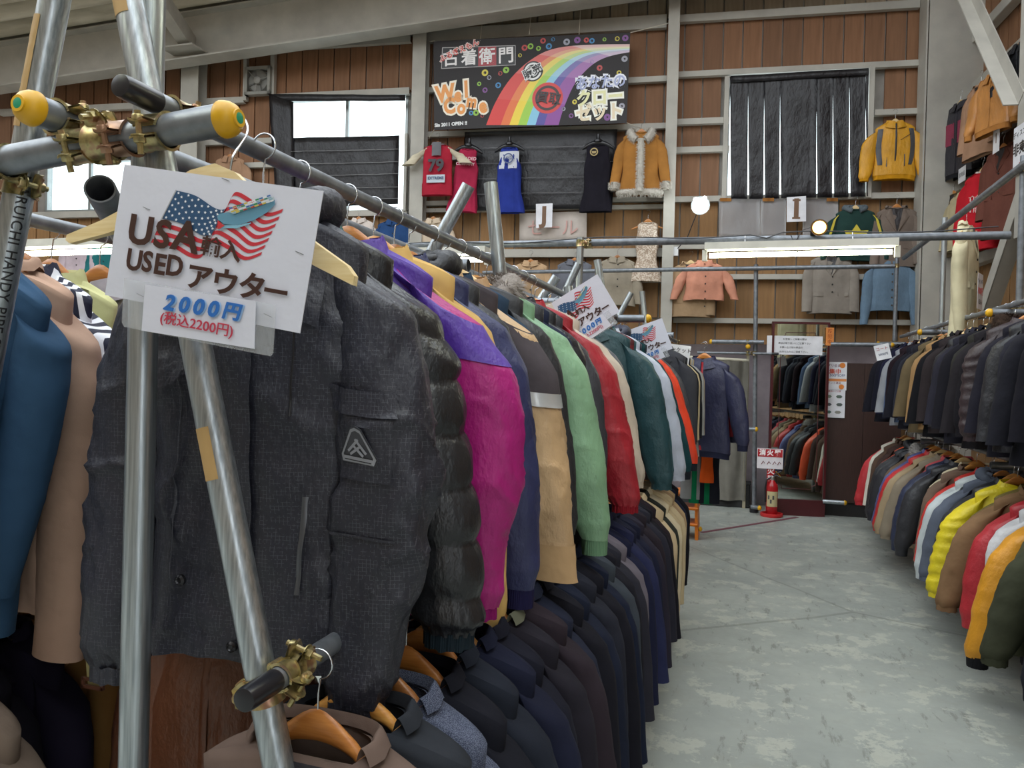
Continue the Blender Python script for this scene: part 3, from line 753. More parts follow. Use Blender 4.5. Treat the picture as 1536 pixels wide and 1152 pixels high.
# window glass, frames
def glass_mat():
    t = NT('window_glass'); out = t.t.nodes['Material Output']; g = t.n('ShaderNodeBsdfGlossy'); g.inputs['Roughness'].default_value = 0.05
    tr = t.n('ShaderNodeBsdfTransparent'); tr.inputs[0].default_value = (0.93, 0.97, 0.97, 1); mx = t.n('ShaderNodeMixShader'); mx.inputs[0].default_value = 0.06
    t.l(tr.outputs[0], mx.inputs[1]); t.l(g.outputs[0], mx.inputs[2]); t.l(mx.outputs[0], out.inputs[0]); return t.m
GLASS = glass_mat(); ALU = plain('9aa0a0', 0.4, 0.5)
def window(n, q, mull, label):
    w = structure(link('window_%d' % n, None)); w.matrix_world = WM; w['label'] = label
    u0, u1, z0, z1 = q; f = 0.035; m = MB()
    for c, d in ((((u0+u1)/2, 0.09, z0+f/2), (u1-u0, 0.10, f)), (((u0+u1)/2, 0.09, z1-f/2), (u1-u0, 0.10, f)), ((u0+f/2, 0.09, (z0+z1)/2), (f, 0.10, z1-z0)), ((u1-f/2, 0.09, (z0+z1)/2), (f, 0.10, z1-z0))): m.box(c, d)
    m.build('window_frame', ALU, w, smooth=False)
    us = [u0+f]+[u0+(u1-u0)*k for k in mull]+[u1-f]
    for k in range(1, len(us)-1): mm = MB(); mm.box((us[k], 0.09, (z0+z1)/2), (0.04, 0.05, z1-z0-2*f)); mm.build('mullion', ALU, w, smooth=False)
    for a, b in zip(us, us[1:]): mm = MB(); mm.box(((a+b)/2, 0.10, (z0+z1)/2), (b-a-0.004, 0.006, z1-z0-2*f)); mm.build('pane', GLASS, w, smooth=False)
window(1, WIN1, [0.5], 'window half covered by black sheeting'); window(2, WIN2, [0.5], 'tall window behind the black strip curtain'); window(3, WIN3, [0.5], 'bright window seen under the scaffold pipe')
# exhaust fan
fu, fz = W(388, 122, 0.1); fan = thing('exhaust_fan', 'dusty grey square exhaust fan mounted high on the board wall', 'fan', WT(fu, 0.10, fz)); s = 0.38
m = MB()
for sx in (-1, 1): m.box((sx*(s/2-0.02), 0, 0), (0.04, 0.09, s)); m.box((0, 0, sx*(s/2-0.02)), (s, 0.09, 0.04))
m.build('frame', plain('8f8d86', 0.6), fan, smooth=False)
m = MB(); m.lathe([(0.165, -0.03), (0.150, 0.02), (0.150, 0.03), (0.168, 0.0)], 28, RX(PI/2)); m.build('shroud_ring', plain('7c7a74', 0.5, 0.3), fan)
for k in range(4):
    m = MB(); a = k*PI/2
    m.grid(lambda u, v, a=a: Matrix.Rotation(a, 3, 'Y') @ Vector((0.03+0.11*u, 0.012-0.05*(v-0.5), (v-0.5)*0.10*(0.5+u))), 5, 4); m.build('blade', plain('6b6a66', 0.5), fan)
m = MB(); m.lathe([(0.02, -0.05), (0.045, -0.03), (0.05, 0.03), (0.02, 0.05)], 16, T(0, -0.02, 0) @ RX(PI/2)); m.build('motor', plain('8a8882', 0.5), fan)
for a in (0.3, 2.4, 4.5):
    m = MB(); m.tube([(0.04*math.cos(a), -0.04, 0.04*math.sin(a)), (0.17*math.cos(a), -0.03, 0.17*math.sin(a))], 0.006, 6); m.build('strut', plain('8a8882', 0.5), fan)
# black sheeting
def tarp_mat():
    t = NT('black_plastic_sheet'); v = t.obj(); w = t.noise(t.obj((1, 1, 0.5)), 7, 5, 0.6)
    return t.set(t.ramp(w, [(0.3, lin('121116')), (0.8, lin('1d1b21'))]), 0.42, None, t.bump(w, 0.8, 0.03))
TARP = tarp_mat()
def sheet_px(parent, name, c, mat, off=0.12, nu=16, nv=12, amp=0.02, th=0.003, seed=0, label=None):
    """c: four pixel corners (tl, tr, br, bl) put on the wall plane, parent at wall frame"""
    P = [W(*q, off) for q in c]
    def f(u, v):
        a = [P[0][k]*(1-u)+P[1][k]*u for k in (0, 1)]; b = [P[3][k]*(1-u)+P[2][k]*u for k in (0, 1)]
        x = a[0]*(1-v)+b[0]*v; z = a[1]*(1-v)+b[1]*v
        return Vector((x, -off+amp*(nz(x*2.2, z*1.2, seed)+0.5*nz(x*6, z*4, seed+3)), z))
    m = MB(); m.sheet(f, nu, nv, th); return m.build(name, mat, parent, label=label, angle=180)
def wthing(name, label, cat, group=None): return thing(name, label, cat, WM, group)
t1 = wthing('window_tarp', 'black plastic sheeting nailed over the lower part of the half-covered window', 'tarp')
sheet_px(t1, 'sheet', ((432, 207), (599, 203), (597, 306), (436, 313)), TARP, 0.11, seed=1)
sheet_px(t1, 'sheet', ((403, 141), (440, 153), (441, 316), (414, 316)), TARP, 0.13, 6, 12, seed=2); sheet_px(t1, 'sheet', ((403, 141), (608, 142), (608, 151), (405, 152)), TARP, 0.12, 16, 2, seed=3)
for y in (226, 245, 263, 283, 300): sheet_px(t1, 'seam_line', ((436, y+1), (597, y-3), (597, y-2.2), (436, y+1.8)), ink('a9a9ae'), 0.136, 16, 1, 0.02, seed=1)
t2 = wthing('strip_curtain', 'black plastic strip curtain with daylight slits over the tall window', 'curtain')
X0 = [1096, 1123, 1147, 1171, 1225.5, 1250.5, 1275, 1299.5]; X1 = [1121.5, 1145.5, 1169.5, 1224.5, 1249, 1273.5, 1298, 1302]
for i, (a, b) in enumerate(zip(X0, X1)):
    ya, yb = 116-(a-1096)*0.055, 116-(b-1096)*0.055
    sheet_px(t2, 'strip', ((a-1, ya), (b+1, yb), (b-0.6, 299-(b-1096)*0.02), (a+0.6, 299-(a-1096)*0.02)), TARP, 0.10, 5, 20, 0.02, seed=10+i)
sheet_px(t2, 'top_band', ((1096, 114), (1303, 102), (1303, 112), (1096, 124)), TARP, 0.125, 12, 2, 0.01, seed=9)
t3 = wthing('wall_tarp', 'crumpled black plastic sheet pinned behind the two printed dresses', 'tarp')
sheet_px(t3, 'sheet', ((697, 198), (926, 193), (918, 312), (700, 316)), TARP, 0.10, 22, 16, 0.035, seed=20)
for y in (221, 244, 267, 290): sheet_px(t3, 'seam_line', ((699, y+1), (922, y-3), (922, y-2.1), (699, y+1.9)), ink('97979e'), 0.142, 22, 1, 0.035, seed=20)
# translucent plastic sheets under the strip curtain
def clear_mat(tint, a):
    t = NT('clear_plastic'); out = t.t.nodes['Material Output']; tr = t.n('ShaderNodeBsdfTransparent'); mx = t.n('ShaderNodeMixShader'); mx.inputs[0].default_value = a
    t.set(lin(tint), 0.25, None, t.bump(t.noise(t.obj((1, 1, .5)), 9, 4), 0.6, 0.02)); t.l(tr.outputs[0], mx.inputs[1]); t.l(t.b.outputs[0], mx.inputs[2]); t.l(mx.outputs[0], out.inputs[0]); return t.m
pt = wthing('plastic_sheet', 'hazy clear plastic sheeting taped below the strip curtain', 'plastic sheet'); CL = clear_mat('a8a6a8', 0.5)
for a, b in ((1078, 1141), (1141, 1179), (1204, 1257)): sheet_px(pt, 'sheet', ((a, 299), (b, 298), (b, 357), (a, 357)), CL, 0.12, 8, 8, 0.03, seed=a)
for x in (1080, 1144, 1240): sheet_px(pt, 'tape', ((x, 297), (x+17, 297), (x+17, 302), (x, 302)), plain('b5793c', .5), 0.155, 2, 1, 0, seed=1)
# letter signs and poster
def card(name, label, c, off, letter, fs, colr, dy=0, bold=0.012):
    P = [W(*q, off) for q in c]; cx = sum(p[0] for p in P)/4; cz = sum(p[1] for p in P)/4; r = thing(name, label, 'sign', WT(cx, off, cz))
    m = MB(); m.prism([(p[0]-cx, p[1]-cz) for p in P][::-1], -0.002, 0.0); m.build('card', plain('e4e4ea', 0.4), r, smooth=False)
    text_obj(letter, r, ink(colr), T(0.0, -0.004, dy), fs, bold=bold); return r
card('letter_sign', 'white card with a brown letter J hung below the black sheet', ((804, 306), (829, 305), (828, 341), (804, 342)), 0.2, 'J', 0.28, '6f4f36')
r = card('letter_sign', 'white card with a brown letter I under the strip curtain', ((1180, 296), (1209, 294), (1209, 332), (1180, 333)), 0.2, 'I', 0.30, '6f4f36')
for dz in (-0.105, 0.105): m = MB(); m.box((0, -0.004, dz), (0.09, 0.001, 0.022)); m.build('serif', ink('6f4f36'), r, smooth=False)
pr = wthing('faded_poster', 'faded white paper poster pinned below the J card', 'poster')
sheet_px(pr, 'paper', ((779, 320), (880, 317), (880, 362), (779, 364)), plain('c3b8b0', .6), 0.09, 8, 4, 0.01)
pu, pz = W(829, 343, 0.1)
text_obj('セール', pr, ink('c99a92'), T(pu, -0.106, pz), 0.22)
# ------------------------------------------------------------------ welcome banner
bn = wthing('welcome_banner', 'long black banner with a rainbow, Welcome lettering and white characters', 'banner'); BO = 0.28
def B(bx, by, k=0): u_, z_ = W(640+bx/4.8, 30+by/4.8, BO); return u_, z_
C4 = [B(50, 152), B(1466, 90), B(1440, 742), B(54, 792)]
m = MB(); m.prism([C4[3], C4[2], C4[1], C4[0]], -BO, -BO+0.004); m.build('cloth', ink('191113', 0.55), bn, smooth=False)
def ipl(pts, t):
    n = len(pts)-1; i = min(int(t*n), n-1); f = t*n-i
    p = [pts[max(0, i-1)], pts[i], pts[i+1], pts[min(n, i+2)]]
    return [0.5*((2*p[1][k])+(-p[0][k]+p[2][k])*f+(2*p[0][k]-5*p[1][k]+4*p[2][k]-p[3][k])*f*f+(-p[0][k]+3*p[1][k]-3*p[2][k]+p[3][k])*f**3) for k in (0, 1)]
OU = [(428, 757), (492, 600), (590, 440), (720, 310), (880, 218), (1100, 182), (1462, 174)]
IN = [(950, 757), (985, 640), (1060, 470), (1150, 360), (1240, 292), (1340, 255), (1460, 232)]
RB = ['d8281e', 'e8702a', 'f2d534', '9fcf3c', '86c6e4', '4a3f9a', '8a3c98']
RBW = [0, .20, .32, .44, .56, .68, .80, 1.0]
for i in range(7):
    for s in range(5):
        h = RB[i]; q = (s/4)**1.4*0.78; c = [int(int(h[k:k+2], 16)*(1-q)+230*q) for k in (0, 2, 4)]; m = MB()
        def f(u, v, i=i, s=s):
            t = (s+u)/5; a = ipl(OU, t); b = ipl(IN, t); w = RBW[i]+(RBW[i+1]-RBW[i])*v
            uu, zz = B(a[0]*(1-w)+b[0]*w, a[1]*(1-w)+b[1]*w); return Vector((uu, -BO-0.0012, zz))
        m.grid(f, 5, 1); m.build('rainbow_band', ink('%02x%02x%02x' % tuple(c)), bn)
TILT = math.atan2(C4[1][1]-C4[0][1], C4[1][0]-C4[0][0]); bs = wscale(800, 100, BO)/4.8
def btext(s, bx, by, px, col_, out=None, rot=0, k=1, bold=0.2, sx=1.0, ob=1.9):
    u_, z_ = B(bx, by); Mx = T(u_, -BO-0.003*k, z_) @ RY(-math.radians(rot)-TILT*0)
    if out: text_obj(s, bn, ink(out), Mx @ T(0, 0.0012, 0), px*bs, bold=ob*px*bs*0.055, sx=sx)
    text_obj(s, bn, ink(col_), Mx, px*bs, bold=bold*px*bs*0.055, sx=sx)
def bdisc(bx, by, r, col_, k, r2=0.0, name='roundel'):
    u_, z_ = B(bx, by); R_ = r*bs; m = MB(); n = 30
    if r2: m.add([(u_+rr*math.cos(2*PI*i/n), -BO-0.0012*k, z_+rr*math.sin(2*PI*i/n)) for rr in (R_, r2*bs) for i in range(n)], [(i, (i+1) % n, n+(i+1) % n, n+i) for i in range(n)])
    else: m.add([(u_+R_*math.cos(2*PI*i/n), -BO-0.0012*k, z_+R_*math.sin(2*PI*i/n)) for i in range(n)], [tuple(range(n))])
    m.build(name, ink(col_), bn)
def bquad(pts, col_, k, name='printed_block'):
    m = MB(); m.add([(B(*p)[0], -BO-0.0012*k, B(*p)[1]) for p in pts], [tuple(range(len(pts)))]); m.build(name, ink(col_), bn)
bquad([(112, 198), (640, 182), (640, 325), (104, 352)], 'b9b4b4', 1); bquad([(117, 203), (636, 187), (636, 321), (109, 347)], '1b1719', 2); bquad([(372, 195), (502, 191), (502, 327), (372, 333)], 'a8323a', 3)
for ch, x, y in (('古', 175, 284), ('着', 308, 278), ('衛', 437, 270), ('門', 572, 262)): btext(ch, x, y, 122, 'f0ecec', None, 2, 3, 0.35)
btext('ふるぎえもん', 235, 225, 52, 'd94a40', 'f0dcd8', 22, 4, 0.3)
for ch, x, y, r, sz in (('W', 135, 535, 8, 165), ('e', 225, 545, 0, 135), ('l', 285, 505, 4, 160), ('C', 165, 625, 6, 150), ('o', 250, 632, 0, 135), ('m', 325, 590, -8, 120), ('e', 405, 622, 8, 140)): btext(ch, x, y, sz, 'e8963e', 'f4ead8', r, 2, 0.9, 0.8, 2.6)
btext('Sin 2011 OPEN !!', 175, 752, 34, 'e8e8e8', None, 2, 2, 0.8)
bdisc(765, 370, 72, '161616', 2); bdisc(765, 370, 62, 'ececec', 3, 48); btext('販売', 765, 375, 72, '161616', 'f2f2f2', 24, 4, 0.3, 1.0, 1.6)
bdisc(870, 562, 110, 'd3302a', 2); bdisc(870, 562, 88, '2a1818', 3, 70); btext('買取', 878, 568, 88, '2a1216', None, -8, 4, 0.35)
btext('あなたの', 1252, 455, 98, 'aab2d8', 'eef0fa', 2, 2, 0.5, 0.9, 2.6); btext('クロー', 1245, 565, 122, 'e9e6b0', 'f7f6ea', 2, 2, 0.7, 0.9, 2.6); btext('ゼット', 1245, 672, 122, 'ead9b8', 'f7f6ea', 2, 2, 0.7, 0.9, 2.6)
rng = random.Random(5)
for i, (x, y) in enumerate([(838, 150), (880, 190), (748, 190), (672, 255), (1008, 158), (1085, 145), (1150, 145), (1190, 150), (1280, 140), (1372, 135), (1425, 280), (1430, 130), (1245, 345), (1190, 300), (378, 460), (420, 380), (450, 415), (420, 505), (530, 385), (515, 470), (572, 360), (1065, 590), (985, 640), (1040, 690), (400, 690), (320, 670), (355, 668), (1385, 380), (1405, 620), (1300, 700), (705, 200), (910, 140), (805, 205)]):
    c = ['b8322e', '2f7fb8', '8ab82e', 'd6c53a', '9a9aa8', '7a3c8a'][i % 6]; bdisc(x, y, rng.uniform(13, 24), c, 1, rng.uniform(7, 11), 'printed_charm'); bdisc(x-5, y+3, 3, c, 1, 0, 'printed_charm')
for bx in (385, 738, 1097):       # hanging strings
    a = B(bx, 150 if bx < 500 else 105); b = B(bx, -140); m = MB(); m.tube([(a[0], -BO, a[1]), (b[0], -BO+0.2, b[1])], 0.004, 5); m.build('string', plain('cfc8b8', .8), bn)
for a, b in (((1466, 92), (1790, -30)), ((54, 150), (-5, 120)), ((54, 790), (-10, 830)), ((1440, 740), (1560, 760))):
    a = B(*a); b = B(*b); m = MB(); m.tube([(a[0], -BO, a[1]), (b[0], -BO+0.15, b[1])], 0.005, 5); m.build('string', plain('cfc8b8', .8), bn)
# ------------------------------------------------------------------ scaffold racks
GREY, GALV, BRASS, WIRE = M_steel('grey'), M_steel('galv'), M_steel('brass'), M_steel('wire')
BLK = plain('1d1d22', 0.3); YEL = plain('d9a516', 0.4); GRN = ink('0e8a63', 0.4); TAPE = plain('b08f5c', 0.6)
def frame_of(d):
    d = Vector(d).normalized(); a = d.cross(Vector((0, 0, 1)))
    if a.length < 1e-3: a = Vector((1, 0, 0))
    a.normalize(); b = d.cross(a).normalized(); return d, a, b
def pipe(parent, name, p, q, r=0.0243, mat=None, hollow=True, seg=24):
    p, q = Vector(p), Vector(q); d, a, b = frame_of(q-p); L = (q-p).length; m = MB(); vs = []
    prof = [(r*0.88, 0.08), (r*0.88, 0.0), (r, 0.0), (r, L), (r*0.88, L), (r*0.88, L-0.08)]
    n = seg
    for rr, t in prof:
        for k in range(n): vs.append(p+d*t+a*rr*math.cos(2*PI*k/n)+b*rr*math.sin(2*PI*k/n))
    fs = [(i*n+k, i*n+(k+1) % n, (i+1)*n+(k+1) % n, (i+1)*n+k) for i in range(len(prof)-1) for k in range(n)]
    m.add(vs, fs); return m.build(name, mat or GREY, parent)
def axM(p, d):
    d, a, b = frame_of(d); return Matrix(((a.x, b.x, d.x, p[0]), (a.y, b.y, d.y, p[1]), (a.z, b.z, d.z, p[2]), (0, 0, 0, 1)))
def yellow_cap(parent, p, d, r=0.0243, fine=True):
    k = r/0.0243*0.86; M_ = axM(p, d); m = MB(); n = 64 if fine else 20
    prof = [(0.0285, -0.008), (0.0300, -0.008), (0.0318, -0.005), (0.0318, 0.001), (0.0302, 0.009), (0.0255, 0.018), (0.017, 0.0245), (0.0125, 0.0265)]
    vs = []; 
    for i, (rr, z) in enumerate(prof):
        for j in range(n): q = 1+(0.02 if (j % 2 and i in (1, 2)) else 0); vs.append(M_ @ Vector((rr*k*q*math.cos(2*PI*j/n), rr*k*q*math.sin(2*PI*j/n), z*k)))
    fs = [(i*n+j, i*n+(j+1) % n, (i+1)*n+(j+1) % n, (i+1)*n+j) for i in range(len(prof)-1) for j in range(n)]; fs.append(tuple((len(prof)-1)*n+j for j in range(n)))
    m.add(vs, fs); o = m.build('end_cap', YEL, parent, label='yellow plastic end cap')
    if fine:
        g = MB(); g.lathe([(0.012*k, 0.0), (0.012*k, 0.0282*k), (0.009*k, 0.0290*k), (0.001, 0.0292*k)], 24, M_); g.build('cap_disc', GRN, o, label='green disc set in the cap')
        g = MB(); g.lathe([(0.0125*k, 0.024*k), (0.0155*k, 0.0245*k), (0.0150*k, 0.0288*k), (0.0120*k, 0.0288*k)], 24, M_); g.build('cap_rim', YEL, o)
    return o
def black_cap(parent, p, d, r):
    m = MB(); m.lathe([(r*1.02, -0.004), (r*1.07, 0.0), (r*1.07, 0.062), (r*0.98, 0.070), (r*0.5, 0.072), (0.001, 0.072)], 28, axM(p, d)); return m.build('end_cap', BLK, parent, label='black rubber end cap')
def clamp(parent, c, axis, ear, r=0.0243, w=0.046, fine=True, mat=None, rot2=0.0):
    """pressed steel scaffold clamp: two half bands, a hinge on one side, ears with bolt and nut on the other"""
    c = Vector(c); d = Vector(axis).normalized(); e = Vector(ear); e = (e-d*e.dot(d)).normalized(); g = d.cross(e)
    Mx = Matrix(((d.x, e.x, g.x, c.x), (d.y, e.y, g.y, c.y), (d.z, e.z, g.z, c.z), (0, 0, 0, 1)))      # x along pipe, y to the ears
    m = MB(); n = 12 if fine else 7; prof = [(-0.5, 0.0015), (-0.5, 0.006), (-0.38, 0.0035), (0, 0.0032), (0.38, 0.0035), (0.5, 0.006), (0.5, 0.0015)]
    for s in (0, 1):
        a0, a1 = (0.18, PI-0.12) if s == 0 else (PI+0.12, 2*PI-0.18)
        def f(u, v, a0=a0, a1=a1):
            x, h = prof[min(6, int(round(v*6)))]; a = a0+(a1-a0)*u; wv = w*(0.82+0.18*math.cos((u-0.5)*2.2)**2)
            return Mx @ Vector((x*wv, (r+h)*math.cos(a), (r+h)*math.sin(a)))
        m.grid(f, n, 6)
    for s in (-1, 1):       # ears, folded with a raised lip
        def ef(u, v, s=s):
            y = r*0.98+0.021*u; z = s*(0.0055+0.004*u*u+0.003*abs(v*2-1)**2); return Mx @ Vector(((v-0.5)*w*(0.95-0.35*u*u), y, z))
        m.grid(ef, 5, 6); m.grid(lambda u, v, s=s, ef=ef: ef(u, v)+Mx.to_3x3() @ Vector((0, 0, s*0.0035)), 5, 6)
        m.grid(lambda u, v, s=s, ef=ef: ef(1, v)+Mx.to_3x3() @ Vector((0, 0, s*0.0035*u)), 1, 6)
    m.tube([Mx @ Vector((-w*0.32, -r-0.006, 0)), Mx @ Vector((w*0.32, -r-0.006, 0))], 0.006, 8)
    m.tube([Mx @ Vector((-w*0.42, -r-0.006, 0)), Mx @ Vector((w*0.42, -r-0.006, 0))], 0.0032, 8)
    o = m.build('clamp', mat or BRASS, parent)
    b = MB(); yb = r+0.014
    b.tube([Mx @ Vector((0, yb, -0.026)), Mx @ Vector((0, yb, 0.038))], 0.0046, 8)
    b.lathe([(0.0085, 0.011), (0.0095, 0.012), (0.0095, 0.020), (0.0085, 0.0215)], 6, Mx @ T(0, yb, 0)); b.lathe([(0.008, -0.020), (0.009, -0.018), (0.009, -0.012)], 10, Mx @ T(0, yb, 0))
    b.lathe([(0.0125, 0.0095), (0.0125, 0.0112)], 14, Mx @ T(0, yb, 0))
    b.build('bolt', mat or BRASS, o); return o
def on_pipe_patch(parent, name, p, d, r, t0, t1, a0, a1, mat, face, wob=0.0):
    """thin strip wrapped on a pipe; face = direction of angle 0"""
    d = Vector(d).normalized(); f = Vector(face); f = (f-d*f.dot(d)).normalized(); g = d.cross(f); p = Vector(p); m = MB()
    m.grid(lambda u, v: p+d*(t0+(t1-t0)*v)+(f*math.cos(a0+(a1-a0)*u)+g*math.sin(a0+(a1-a0)*u))*(r+0.0006+wob*abs(nz(u*5, v*8, 1))), 12, 16); return m.build(name, mat, parent)
def text_on_pipe(parent, s, p, d, r, size, mat, face, t0):
    c = bpy.data.curves.new('t', 'FONT'); c.body = s; c.size = size; c.extrude = 0.0003; c.resolution_u = 3; c.align_y = 'CENTER'; c.space_character = 1.12; c.offset = size*0.012
    o = bpy.data.objects.new('t', c); COL.objects.link(o); me = bpy.data.meshes.new_from_object(o.evaluated_get(bpy.context.evaluated_depsgraph_get()))
    bpy.data.objects.remove(o)
    d = Vector(d).normalized(); f = Vector(face); f = (f-d*f.dot(d)).normalized(); g = d.cross(f); p = Vector(p)
    import bmesh
    bm = bmesh.new(); bm.from_mesh(me)
    for q in range(-4, 5): bmesh.ops.bisect_plane(bm, geom=bm.verts[:]+bm.edges[:]+bm.faces[:], plane_co=(0, q*size*0.11, 0), plane_no=(0, 1, 0))
    bm.to_mesh(me); bm.free()
    for v in me.vertices:
        a = -v.co.y/r; v.co = p+d*(t0+v.co.x)+(f*math.cos(a)+g*math.sin(a))*(r+0.0006+v.co.z)
    me.materials.clear(); me.materials.append(mat); me.name = 'pipe_print'; return link('pipe_print', me, parent, label='black maker print running down the pipe')
def rack(label, x=0): return thing('clothes_rack', label, 'clothes rack')

RXU, RZU = -0.90, 1.915           # upper rail of the long rack
RXL, RZL = -0.66, 1.035           # its lower rail
RR = 0.0170
r1 = rack('long scaffold-pipe clothes rack in the foreground with yellow end caps')
CY = 0.98; CZ = RZU-RR-0.0243
# cross pipe and poles of the near frame
a = PY(335, 207, CY); a.z = CZ+0.0
CL_ = PY(0, 243, CY); CSL = (CZ-CL_.z)/(a.x-CL_.x)
def cz(x): return CZ+CSL*(x-a_x)
a_x = a.x; pipe(r1, 'cross_pipe', (-2.2, CY, cz(-2.2)), (a.x, CY, CZ), mat=GREY); yellow_cap(r1, (a.x+0.004, CY, CZ), (1, 0, 0.01))
def pole_px(parent, a, b, y, zt, zb, r=0.0243, mat=GALV, name='pole'):
    A = PY(*a, y); B_ = PY(*b, y); d = (B_-A)/(B_.z-A.z); top = A+d*(zt-A.z); bot = A+d*(zb-A.z); pipe(parent, name, top, bot, r, mat); return top, bot
sl = pole_px(r1, (82, 0), (26, 302), CY+0.05, 2.62, 0.0)
sr = pole_px(r1, (193, 0), (406, 1087), CY+0.05, 2.62, 0.0)
vp = pole_px(r1, (226, 0), (201, 1101), CY+0.10, 2.75, 0.0)
for (p_, q_) in (sl, sr, vp):
    m = MB(); m.lathe([(0.032, 0.0), (0.032, 0.012), (0.026, 0.03), (0.0246, 0.03)], 20, T(q_.x, q_.y, 0.0)); m.build('foot_cap', BLK, r1)
fc = Vector((0.4, -1, 0.1))
# ridge pipe and rails
rc = PY(49, 166, 0.925); ridge_x = rc.x; RZc = cz(ridge_x)+0.0486; pipe(r1, 'ridge_pipe', (ridge_x, 0.925, RZc), (ridge_x, 3.9, RZc)); yellow_cap(r1, (ridge_x, 0.923, RZc), (0, -1, 0))
pipe(r1, 'rail', (RXU, 0.93, RZU), (RXU, 3.95, RZU), RR); black_cap(r1, (RXU, 0.99, RZU), (0, -1, 0), RR)
pipe(r1, 'rail', (RXL, 0.97, RZL), (RXL, 3.95, RZL), RR); black_cap(r1, (RXL, 0.985, RZL), (0, -1, 0), RR)
FARX, FARZ = -1.66, 1.844
pipe(r1, 'rail', (FARX, 1.02, FARZ), (FARX, 3.95, FARZ), RR); pipe(r1, 'rail', (-1.75, 1.02, 0.98), (-1.75, 3.9, 0.98), RR)
# stub of brace pipe, open end up
a = PY(150, 283, 1.00); b = PY(235, 440, 1.45); pipe(r1, 'brace_pipe', a, b)
# clamps
clamp(r1, (ridge_x, 0.985, RZc), (0, 1, 0), (1, 0, 0.1)); clamp(r1, (ridge_x+0.045, CY, cz(ridge_x+.045)), (1, 0, 0), (0, -1, -0.35))
clamp(r1, (-0.985, CY, cz(-.985)), (1, 0, 0), (0, -0.35, 1)); clamp(r1, (-0.95, CY, cz(-.95)), (1, 0, 0), (0, -1, -0.3), mat=plain('a8846c', 0.35, 0.7))
clamp(r1, (-0.885, CY, cz(-.885)), (1, 0, 0), (0, -1, -0.15)); clamp(r1, (RXU, 1.045, RZU), (0, 1, 0), (1, 0, -0.3), RR)
pl = PY(33, 275, CY+0.05); clamp(r1, pl, sl[1]-sl[0], (1, -0.3, 0.2)); clamp(r1, (pl.x+0.01, CY, cz(pl.x)), (1, 0, 0), (0, -1, -1))
cl = PY(397, 1033, CY+0.05); clamp(r1, cl, sr[1]-sr[0], (-1, -0.5, 0)); clamp(r1, (RXL, 1.02, RZL), (0, 1, 0), (0.8, 0, -0.5), RR); clamp(r1, (RXL, 1.045, RZL), (0, 1, 0), (0.3, 0, 1), RR)
# gummed tape marks
dv = (sl[1]-sl[0]).normalized(); A = PY(56, 108, CY+0.05); s0 = (A-sl[0]).dot(dv)
on_pipe_patch(r1, 'tape', sl[0], dv, 0.0243, s0-0.09, s0+0.10, 0.35, 1.5, TAPE, (0.6, -1, 0), 0.002)
dr = (sr[1]-sr[0]).normalized(); A = PY(312, 682, CY+0.05); s0 = (A-sr[0]).dot(dr); on_pipe_patch(r1, 'tape', sr[0], dr, 0.0243, s0-0.042, s0+0.042, 0.1, 1.3, TAPE, (0.6, -1, 0))
A = PY(190, -10, CY+0.05); s0 = (A-sr[0]).dot(dr); on_pipe_patch(r1, 'tape', sr[0], dr, 0.0243, s0-0.06, s0+0.045, 0.0, 1.4, TAPE, (0.6, -1, 0))
A = PY(28, 300, CY+0.05); s0 = (A-sl[0]).dot(dv)
text_on_pipe(r1, 'MARUICHI HANDY PIPE STK700-E-G 48.6', sl[0], dv, 0.0243, 0.024, ink('202024'), (1.45, -0.75, 0), s0-0.045)
# further frames of the long racks
def a_frame(par, y, top_l, top_r, zl=1.0, w=0.0243, cross=True, capx=-0.77):
    A = PY(*top_l, y); B_ = PY(*top_r, y); bl = Vector((-1.62, y, 1.0)); br = Vector((-0.725, y, 1.03))
    for t, b in ((A, bl), (B_, br)):
        d = (b-t)/(b.z-t.z); pipe(par, 'pole', t, t+d*(0-t.z), w, GALV)
    if cross: pipe(par, 'cross_pipe', (-1.9, y-0.05, CZ), (capx, y-0.05, CZ)); 
a_frame(r1, 2.55, (703, 278), (736, 275), capx=-0.93)
a_frame(r1, 3.85, (835, 415), (852, 430), cross=True); yellow_cap(r1, (-0.77, 3.80, CZ), (1, 0, 0)); clamp(r1, (RXU, 3.86, RZU), (0, 1, 0), (1, 0, -0.3), RR, fine=False)
r2 = rack('second scaffold rack in line behind the long foreground rack')
pipe(r2, 'rail', (-0.80, 4.0, 1.885), (-0.80, 5.25, 1.885), RR); pipe(r2, 'rail', (-0.60, 4.0, 1.0), (-0.60, 5.0, 1.0), RR); pipe(r2, 'rail', (-1.5, 4.0, 1.8), (-1.5, 5.2, 1.8), RR)
a_frame(r2, 4.9, (868, 395), (896, 390), capx=-0.62); yellow_cap(r2, (-0.60, 4.85, CZ), (1, 0, 0), fine=False)
r3 = rack('third scaffold rack in line, nearest the mirror')
pipe(r3, 'rail', (-0.62, 5.3, 1.84), (-0.62, 7.2, 1.84), RR); pipe(r3, 'rail', (-1.4, 5.3, 1.8), (-1.4, 7.2, 1.8), RR)
a_frame(r3, 6.7, (947, 439), (963, 437), capx=-0.6); clamp(r3, (-0.62, 7.1, 1.84), (0, 1, 0), (1, 0, -0.3), RR, fine=False)
